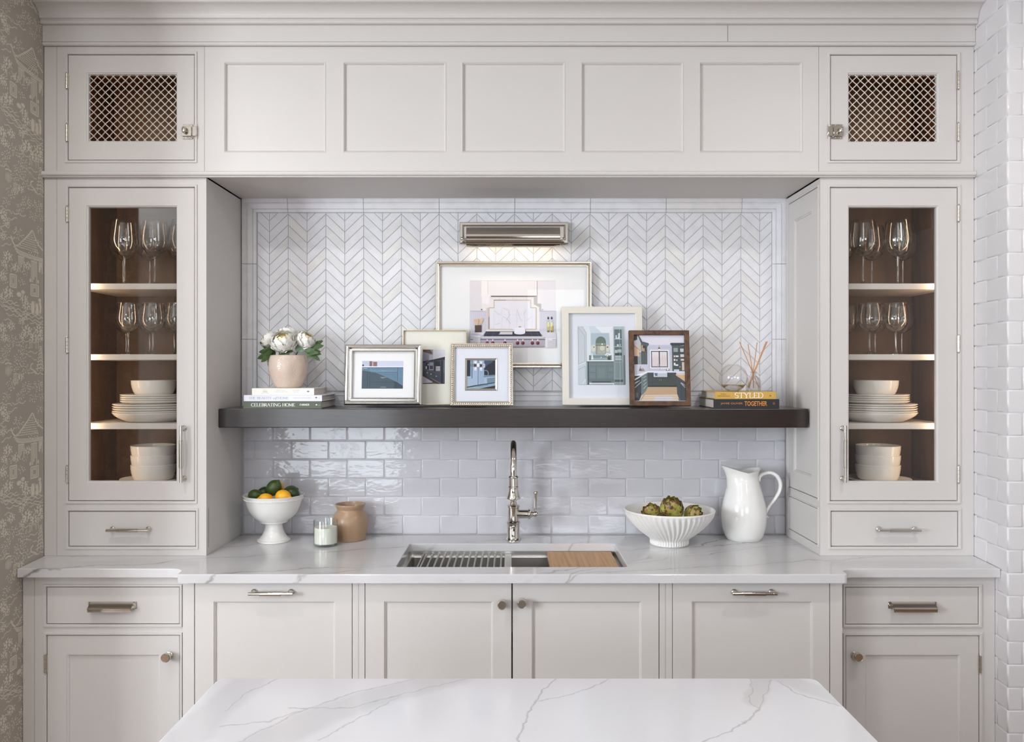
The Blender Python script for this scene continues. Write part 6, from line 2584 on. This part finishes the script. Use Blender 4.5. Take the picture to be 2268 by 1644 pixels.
gl = 'limes in the footed bowl'
fruit('lime', 'large dark green lime on top of the fruit pile', 606.5, 1081, 3.215, .0345, (.55, -.15, .75), LIMEM, gl)
fruit('lime', 'dark green lime at the left front of the footed bowl', 564.5, 1097.5, 3.205, .0285, (.9, -.3, .1), LIMEM, gl)
fruit('lime', 'dark green lime at the left, behind the top lime', 585, 1092, 3.262, .029, (.8, .4, .35), LIMEM2, gl)
fruit('lime', 'dark green lime at the right front of the footed bowl', 647, 1092.5, 3.222, .0300, (.8, -.1, -.35), LIMEM2, gl)
fruit('lime', 'dark green lime at the right back of the footed bowl', 643, 1089.5, 3.270, .029, (.8, .2, .30), LIMEM2, gl)
ge = 'lemons in the footed bowl'
fruit('lemon', 'large yellow orange lemon at the front of the footed bowl', 627, 1100, 3.172, .0315, (.95, -.25, -.1), LEMONM, ge)
fruit('lemon', 'small lemon showing its tip at the front left of the pile', 589, 1106.5, 3.160, .0285, (-.95, -.2, .15), LEMONM, ge)
fruit('lemon', 'lemon mostly hidden behind the top lime', 615.5, 1080, 3.274, .0255, (.25, .2, .95), LEMONM, ge)

# ================================================================== CANDLE, JAR
cy_ = 3.150
cx_ = PX(721.5, cy_)
t = thing('candle', 'white candle in a clear glass tumbler beside the tan jar', 'candle', (cx_, cy_, ZT))
bm = NB()
lathe(bm, [(0, 0), (.0440, 0), (.0463, .0025), (.0466, .006), (.0466, .0985), (.0460, .1000), (.0450, .0995), (.0448, .099), (.0445, .0105), (.0420, .0085), (0, .0085)], 40)
obj('tumbler', bm, thin_glass('tumbler_glass', (.955, .97, .965, 1), 1.4), t)
bm = NB()
lathe(bm, [(0, .0092), (.0425, .0092), (.0440, .0105), (.0440, .0690), (.0432, .0712), (.035, .0705), (0, .0700)], 36)
obj('wax', bm, WAX, t)
bm = NB()
tube(bm, [(0, 0, .069), (.0004, 0, .078), (.0012, 0, .084)], .0009, 6)
obj('wick', bm, mat('wick', rgb(150, 140, 120), .9), t)
jy = 3.262
jx = PX(775.8, jy)
kj = 1 / sc(jy)
bm = NB()
pr = [(0, .003), (.055, .003), (.058, 0), (.0610, .001)]
for (z_, w) in ((.006, 33.6), (.025, 35.6), (.045, 37.2), (.062, 38.4), (.075, 38.9), (.086, 38.0), (.097, 36.0), (.108, 32.4), (.116, 29.4), (.1205, 28.2), (.1225, 28.2), (.128, 30.2), (.136, 32.6), (.1415, 33.4), (.1435, 33.0)):
    pr.append((w * kj, z_))
pr += [(31.4 * kj, .1432), (29.5 * kj, .137), (26.4 * kj, .122), (27.5 * kj, .112), (34 * kj, .09), (34 * kj, .05), (28 * kj, .012), (0, .010)]
lathe(bm, pr, 48)
o = obj('stoneware_jar', bm, TAN)
o.location = (jx, jy, ZT)
tag(o, 'tan stoneware jar with flared rim behind the candle', 'jar')

# ================================================================== RIBBED BOWL AND ARTICHOKES
ry_ = 3.170
rx_ = PX(1482.3, ry_)
kr = 1 / sc(ry_)
bm = NB()
pr = [(0, .003), (.055, .003), (.060, 0), (.0715, .0), (.0745, .003), (.0745, .006), (.0730, .016), (.0735, .021), (.0790, .028), (.0925, .0385), (.1115, .0535), (.1320, .0725), (.1500, .0925), (.1640, .1120), (.1735, .1290), (.1755, .1325),
      (.1765, .1365), (.1755, .1385), (.1730, .1390), (.1700, .1370), (.1600, .1170), (.1400, .0885), (.1120, .0610), (.0800, .0420), (.0450, .0340), (0, .0320)]
rib0, rib1 = pr[5], pr[14]
fine = smooth_pts([(a, b, 0) for a, b in pr[5:15]], 5)
pr = pr[:5] + [(p.x, p.y) for p in fine] + pr[15:]
nf = len(fine)
NR, SUB = 48, 6
seg = NR * SUB
loops = []
for i, (r, z_) in enumerate(pr):
    if r < 1e-6:
        loops.append([bm.verts.new((0, 0, z_))])
        continue
    ribbed = 5 <= i < 5 + nf
    tw = (z_ - .02) * 1.3
    row = []
    for k in range(seg):
        a = 2 * PI * k / seg
        d = 0
        if ribbed:
            ph = math.cos(NR * (a + tw))
            amp = .0050 * min(1, (r / .12))
            amp *= min(1, (i - 4) / 3, (5 + nf - i) / 5)
            d = amp * (abs(ph) ** .6 * (1 if ph > 0 else -1))
        row.append(bm.verts.new(((r + d) * math.cos(a), (r + d) * math.sin(a), z_)))
    loops.append(row)
for a, b in zip(loops, loops[1:]):
    for k in range(seg):
        j = (k + 1) % seg
        if len(a) == 1:
            f = bm.faces.new((a[0], b[j], b[k]))
        elif len(b) == 1:
            f = bm.faces.new((a[k], a[j], b[0]))
        else:
            f = bm.faces.new((a[k], a[j], b[j], b[k]))
        f.smooth = True
o = obj('ribbed_bowl', bm, MATTE, angle=75)
o.location = (rx_, ry_, ZT)
tag(o, 'wide matte white ribbed bowl of artichokes right of the sink', 'bowl')


def bract_mat():
    m, nt, b = base_mat('artichoke_bract')
    tc = N(nt, 'ShaderNodeTexCoord')
    sx = N(nt, 'ShaderNodeSeparateXYZ')
    nt.links.new(tc.outputs['Object'], sx.inputs[0])
    oi = N(nt, 'ShaderNodeObjectInfo')
    n = N(nt, 'ShaderNodeTexNoise')
    n.inputs['Scale'].default_value = 4
    nt.links.new(tc.outputs['Object'], n.inputs['Vector'])
    f = M_(nt, 'ADD', sx.outputs['Z'], M_(nt, 'MULTIPLY', M_(nt, 'SUBTRACT', n.outputs['Fac'], .5), .4))
    f = M_(nt, 'ADD', f, M_(nt, 'MULTIPLY', M_(nt, 'SUBTRACT', oi.outputs['Random'], .5), .35))
    cr = N(nt, 'ShaderNodeValToRGB')
    e = cr.color_ramp.elements
    e[0].position, e[0].color = .15, rgb(206, 210, 150)
    e[1].position, e[1].color = 1.08, rgb(92, 62, 38)
    for p_, c in ((.50, (186, 188, 104)), (.76, (150, 152, 62)), (.92, (176, 132, 84))):
        k = e.new(p_)
        k.color = rgb(*c)
    nt.links.new(f, cr.inputs['Fac'])
    nt.links.new(cr.outputs['Color'], b.inputs['Base Color'])
    b.inputs['Roughness'].default_value = .42
    return m


BRM = bract_mat()
bm = NB()
g_ = []
for j in range(6):
    v = j / 5
    row = []
    w = .46 * math.sin(PI * (.18 + .76 * v)) ** .8 if j < 5 else .03
    for i in range(5):
        u = (i / 4 - .5) * 2
        row.append(bm.verts.new((u * w, -.10 * (1 - u * u) - .16 * math.sin(PI * v) + .12 * v * v, v)))
    g_.append(row)
for j in range(5):
    for i in range(4):
        bm.faces.new((g_[j][i], g_[j][i + 1], g_[j + 1][i + 1], g_[j + 1][i])).smooth = True
BR = mesh_of('bract', bm, 80)
BR.materials.append(BRM)
COREM = mat('artichoke_core', rgb(96, 92, 50), .7)
arnd = random.Random(5)


def artichoke(label, px, py, Y, r, axis):
    t = thing('artichoke', label, 'artichoke', (PX(px, Y), Y, PZ(py, Y)), 0, 'artichokes in the ribbed bowl')
    q = Vector(axis).normalized().to_track_quat('Z', 'Y')
    bm = NB()
    sphere(bm, (0, 0, 0), r * .62, 14, 10)
    obj('core', bm, COREM, t)
    n = 38
    for i in range(n):
        f = i / (n - 1)
        th = PI * (.86 - .80 * f)            # polar angle from the crown
        a = i * 2.399963
        d = Vector((math.sin(th) * math.cos(a), math.sin(th) * math.sin(a), math.cos(th)))
        base = d * r * .60
        up = (Vector((0, 0, 1)) * (1.0) + d * (.75 - .45 * f)).normalized()
        out_d = (d - up * d.dot(up))
        if out_d.length < .05:
            out_d = Vector((math.cos(a), math.sin(a), 0))
        out_d.normalize()
        zax, yax = up, -out_d
        xax = yax.cross(zax)
        M = Matrix((xax, yax, zax)).transposed().to_4x4()
        o = link(bpy.data.objects.new('bract', BR), t)
        s = r * (.92 + .16 * math.sin(PI * f)) * arnd.uniform(.9, 1.08) * (.8 if f > .8 else 1)
        o.rotation_mode = 'QUATERNION'
        o.rotation_quaternion = q @ M.to_quaternion()
        o.location = q @ (base - up * s * .25)
        o.scale = (s, s, s)
    return t


artichoke('largest green artichoke, topmost in the middle of the ribbed bowl', 1487, 1133, 3.150, .047, (.12, -.35, .9))
artichoke('green artichoke at the left of the ribbed bowl, next to the largest', 1447, 1141, 3.190, .039, (-.6, -.1, .75))
artichoke('artichoke with brown tips at the right of the ribbed bowl', 1531, 1143, 3.165, .038, (.75, -.3, .45))
artichoke('artichoke lying low at the front of the ribbed bowl, mostly hidden by the rim', 1468, 1153, 3.092, .030, (-.2, -.8, .3))

# ================================================================== PITCHER
py_ = 3.262
px_ = PX(1647.5, py_)
kp = 1 / sc(py_)
t = thing('pitcher', 'tall white porcelain pitcher with curled handle at the right of the worktop', 'pitcher', (px_, py_, ZT))
pr = [(0, .003), (.050, .003), (.053, 0), (.0655, .0)]
ctrl = [(36.5, 1200), (42, 1190), (46.5, 1175), (48.8, 1158), (49.3, 1146), (48.2, 1132), (45, 1117), (40.5, 1100), (36.2, 1085), (33, 1073), (31.2, 1065), (30.8, 1059), (32, 1053), (34.5, 1047), (36.5, 1043.5)]
for w, yy in ctrl:
    pr.append((w * kp, (1199.8 - yy) * kp + .001))
pr += [((36.5 - 1.6) * kp, pr[-1][1] + .0008), (33.2 * kp, (1199.8 - 1046) * kp), (29.5 * kp, (1199.8 - 1056) * kp), (31 * kp, (1199.8 - 1075) * kp), (38 * kp, (1199.8 - 1105) * kp), (46 * kp, (1199.8 - 1145) * kp),
       (40 * kp, (1199.8 - 1185) * kp), (0, .010)]
bm = NB()
lathe(bm, pr, 64)
zlip = (1199.8 - 1043.5) * kp
for v in bm.verts:
    z_ = v.co.z
    s = max(0.0, min(1.0, (z_ - .202) / (zlip - .202)))
    a = math.atan2(v.co.y, v.co.x)
    w = max(0, math.cos(a - PI)) ** 1.9          # towards -x: the spout
    wb = max(0, math.cos(a)) ** 2
    side = 1 - abs(math.cos(a))
    r_ = math.hypot(v.co.x, v.co.y)
    if s > 0 and r_ > 1e-4:
        k = s * s * (3 - 2 * s)
        v.co.x += -w * k * .0245
        v.co.z += w * k * .0120 - side * k * .0125 + wb * k * .003
        v.co.y *= 1 - .12 * k * max(0, math.cos(a - PI))
obj('jug_body', bm, CERAMIC, t, angle=80)
hp = [(1681, 1066, 0), (1683, 1056, 0), (1692, 1049.5, 0), (1707, 1047.5, 0), (1721, 1055, 0), (1728, 1070, 0), (1727, 1086, 0), (1718, 1103, 0), (1705, 1120, 0), (1697.5, 1133, 0), (1696, 1141, 0), (1701.5, 1146.5, 0)]
pts = smooth_pts([(PX(a, py_) - px_, 0, PZ(b, py_) - ZT) for a, b, _ in hp], 5)
n = len(pts)
bm = NB()
tube(bm, pts, [(.0055 + .0022 * math.sin(PI * min(1, i / n * 1.4))) * (1 if i < n * .86 else max(.45, 1 - (i - n * .86) / (n * .14) * .6)) for i in range(n)], 14)
for v in bm.verts:
    v.co.y *= 1.5
obj('handle', bm, CERAMIC, t, angle=80)

# ================================================================== STEMWARE
EPS = .0004


def goblet(h, stem_h, rmax, rrim, rfoot):
    """(bowl, stem+foot) meshes; origin at the middle of the foot's underside"""
    bh = h - stem_h
    P = [(.006, 0.0), (rmax * .42, bh * .045), (rmax * .72, bh * .14), (rmax * .91, bh * .27), (rmax, bh * .42), (rmax * .985, bh * .56), (rmax * .93, bh * .72), (rmax * .875, bh * .86), (rrim, bh)]
    sm = smooth_pts([(a, b, 0) for a, b in P], 3)
    outer = [(p.x, p.y + stem_h) for p in sm]
    inner = [(max(0.0005, p.x - .0012), p.y + stem_h + (.0035 if i < 2 else .0006)) for i, p in enumerate(sm)][::-1]
    bm = NB()
    lathe(bm, [(0, stem_h - .002)] + outer + [(rrim - .0006, h + .0006)] + inner + [(0, stem_h + .005)], 36)
    bowl = mesh_of('goblet_bowl', bm, 60)
    bowl.materials.append(GLASS)
    bm = NB()
    lathe(bm, [(0, 0), (rfoot, 0), (rfoot, .0012), (rfoot * .6, .0032), (.010, .007), (.0055, .014), (.0042, .03), (.0040, stem_h * .6), (.0044, stem_h * .88), (.0062, stem_h - .002), (0, stem_h - .002)], 20)
    stem = mesh_of('goblet_stem', bm, 60)
    stem.materials.append(STEMGLASS)
    return bowl, stem


zs = [PZ(y, 3.03) for y in (628, 785, 938)]     # tops of the three shelves
BIG = goblet(.247, .112, .0525, .0430, .038)
SML = goblet(.197, .088, .0462, .0385, .034)


def wineglass(kind, label, px, Y, z, group):
    t = thing('wine_glass', label, 'wine glass', (PX(px, Y), Y, z + EPS), random.uniform(0, 6), group)
    b, s = kind
    link(bpy.data.objects.new('bowl', b), t)
    link(bpy.data.objects.new('stem', s), t)


FRT, BCK = 3.10, 3.225
for side, rowsx in (('left', (((276, 0), (272.5, 1), (343, 0), (332, 1), (408, 0), (399, 1)), ((284.5, 0), (279.5, 1), (339, 0), (331.5, 1), (394, 0), (386, 1)))),
                    ('right', (((1911.5, 0), (1931, 1), (1988.5, 0), (1999.5, 1), (1866, 1)), ((1925.8, 0), (1938, 1), (1984, 0), (1997, 1), (1874, 1))))):
    for lvl, row in enumerate(rowsx):
        fronts = [x for x, b in row if not b]
        for x, b in row:
            pos = sorted([q for q, bb in row if bb == b]).index(x)
            names = ['leftmost', 'middle', 'rightmost'] if len([1 for q, bb in row if bb == b]) == 3 else ['left', 'right']
            lab = '%s wine glass, %s of the %s row on the %s shelf of the %s cabinet' % ('large' if lvl == 0 else 'smaller', names[pos], 'back' if b else 'front', 'top' if lvl == 0 else 'second', side)
            wineglass(BIG if lvl == 0 else SML, lab, x, BCK if b else FRT, zs[lvl], ('large wine glasses on the top shelves' if lvl == 0 else 'smaller wine glasses on the second shelves'))


# ================================================================== STACKED DISHES
def plate_me(name, r, rise, foot, th=.0032):
    bm = NB()
    lathe(bm, [(0, .001), (foot - .004, .001), (foot - .002, 0), (foot, 0), (foot + .004, .0022), (r * .86, rise * .45), (r * .95, rise * .72), (r, rise), (r + .0008, rise + th * .6), (r - .0006, rise + th), (r - .003, rise + th * .9),
               (r * .90, rise * .72 + th), (foot + .006, .0042 + th * .5), (foot - .006, .0032 + th * .3), (0, .0030 + th * .3)], 48)
    me = mesh_of(name, bm, 50)
    me.materials.append(DISH)
    return me


def bowl_me(name, r, h, foot):
    bm = NB()
    o_ = [(0, .0015), (foot - .005, .0015), (foot - .003, 0), (foot, 0), (foot + .006, .002)]
    n = 9
    for i in range(1, n + 1):
        a = i / n
        x = foot + .006 + (r - foot - .006) * math.sin(a * PI / 2) ** .75
        z_ = .002 + (h - .002) * a ** 1.15
        o_.append((x + (.0004 if i % 2 else -.0003), z_))
    inn = [(max(0, x - .0038), z_ + (.003 if z_ < h * .5 else .0)) for x, z_ in o_[4:]][::-1]
    lathe(bm, o_ + [(r - .0015, h + .0012)] + inn + [(0, .005)], 48)
    me = mesh_of(name, bm, 50)
    me.materials.append(DISH)
    return me


BOWL = bowl_me('bowl', .0825, .058, .058)
NEST = bowl_me('bowl', .0825, .060, .062)
SP = plate_me('plate', .121, .0125, .078)
LP = plate_me('plate', .1475, .0135, .098)
DEEP = plate_me('plate', .1485, .034, .098)


def dish(name, me, label, px, Y, z, cat, group):
    o = link(bpy.data.objects.new(name, me))
    o.location = (PX(px, Y), Y, z)
    o.rotation_euler = (0, 0, random.uniform(0, 6))
    tag(o, label, cat, group)


DY = 3.165
ORD = ['topmost', 'second from the top', 'third from the top', 'fourth from the top']
for side, cxs, zf in (('left', (341, 340), inL[2]), ('right', (1939.5, 1944), inR[2])):
    z = zs[2] + EPS
    cx = cxs[0]
    dish('deep_plate', DEEP, 'white deep plate at the bottom of the stack in the %s cabinet' % side, cx, DY, z, 'plate', None)
    z += .0270
    for i in range(4):
        dish('dinner_plate', LP, 'white dinner plate, %s of the large plates in the %s cabinet' % (ORD[3 - i], side), cx, DY, z, 'plate', 'stacked dinner plates')
        z += .0088
    z += .004
    for i in range(4):
        dish('side_plate', SP, 'white side plate, %s of the small plates in the %s cabinet' % (ORD[3 - i], side), cx, DY, z, 'plate', 'stacked side plates')
        z += .0080
    dish('bowl', BOWL, 'white bowl on top of the plate stack in the %s cabinet' % side, cx, DY, z + .0025, 'bowl', 'bowls in the cabinets')
    z = zf + EPS
    cx = cxs[1]
    dish('side_plate', SP, 'white side plate under the bowls at the bottom of the %s cabinet' % side, cx, DY, z, 'plate', None)
    z += .0075
    for i in range(3):
        dish('bowl', NEST, 'white bowl, %s of three in the lower stack of the %s cabinet' % (['bottom', 'middle', 'top'][i], side), cx, DY, z, 'bowl', 'bowls in the cabinets')
        z += .0375
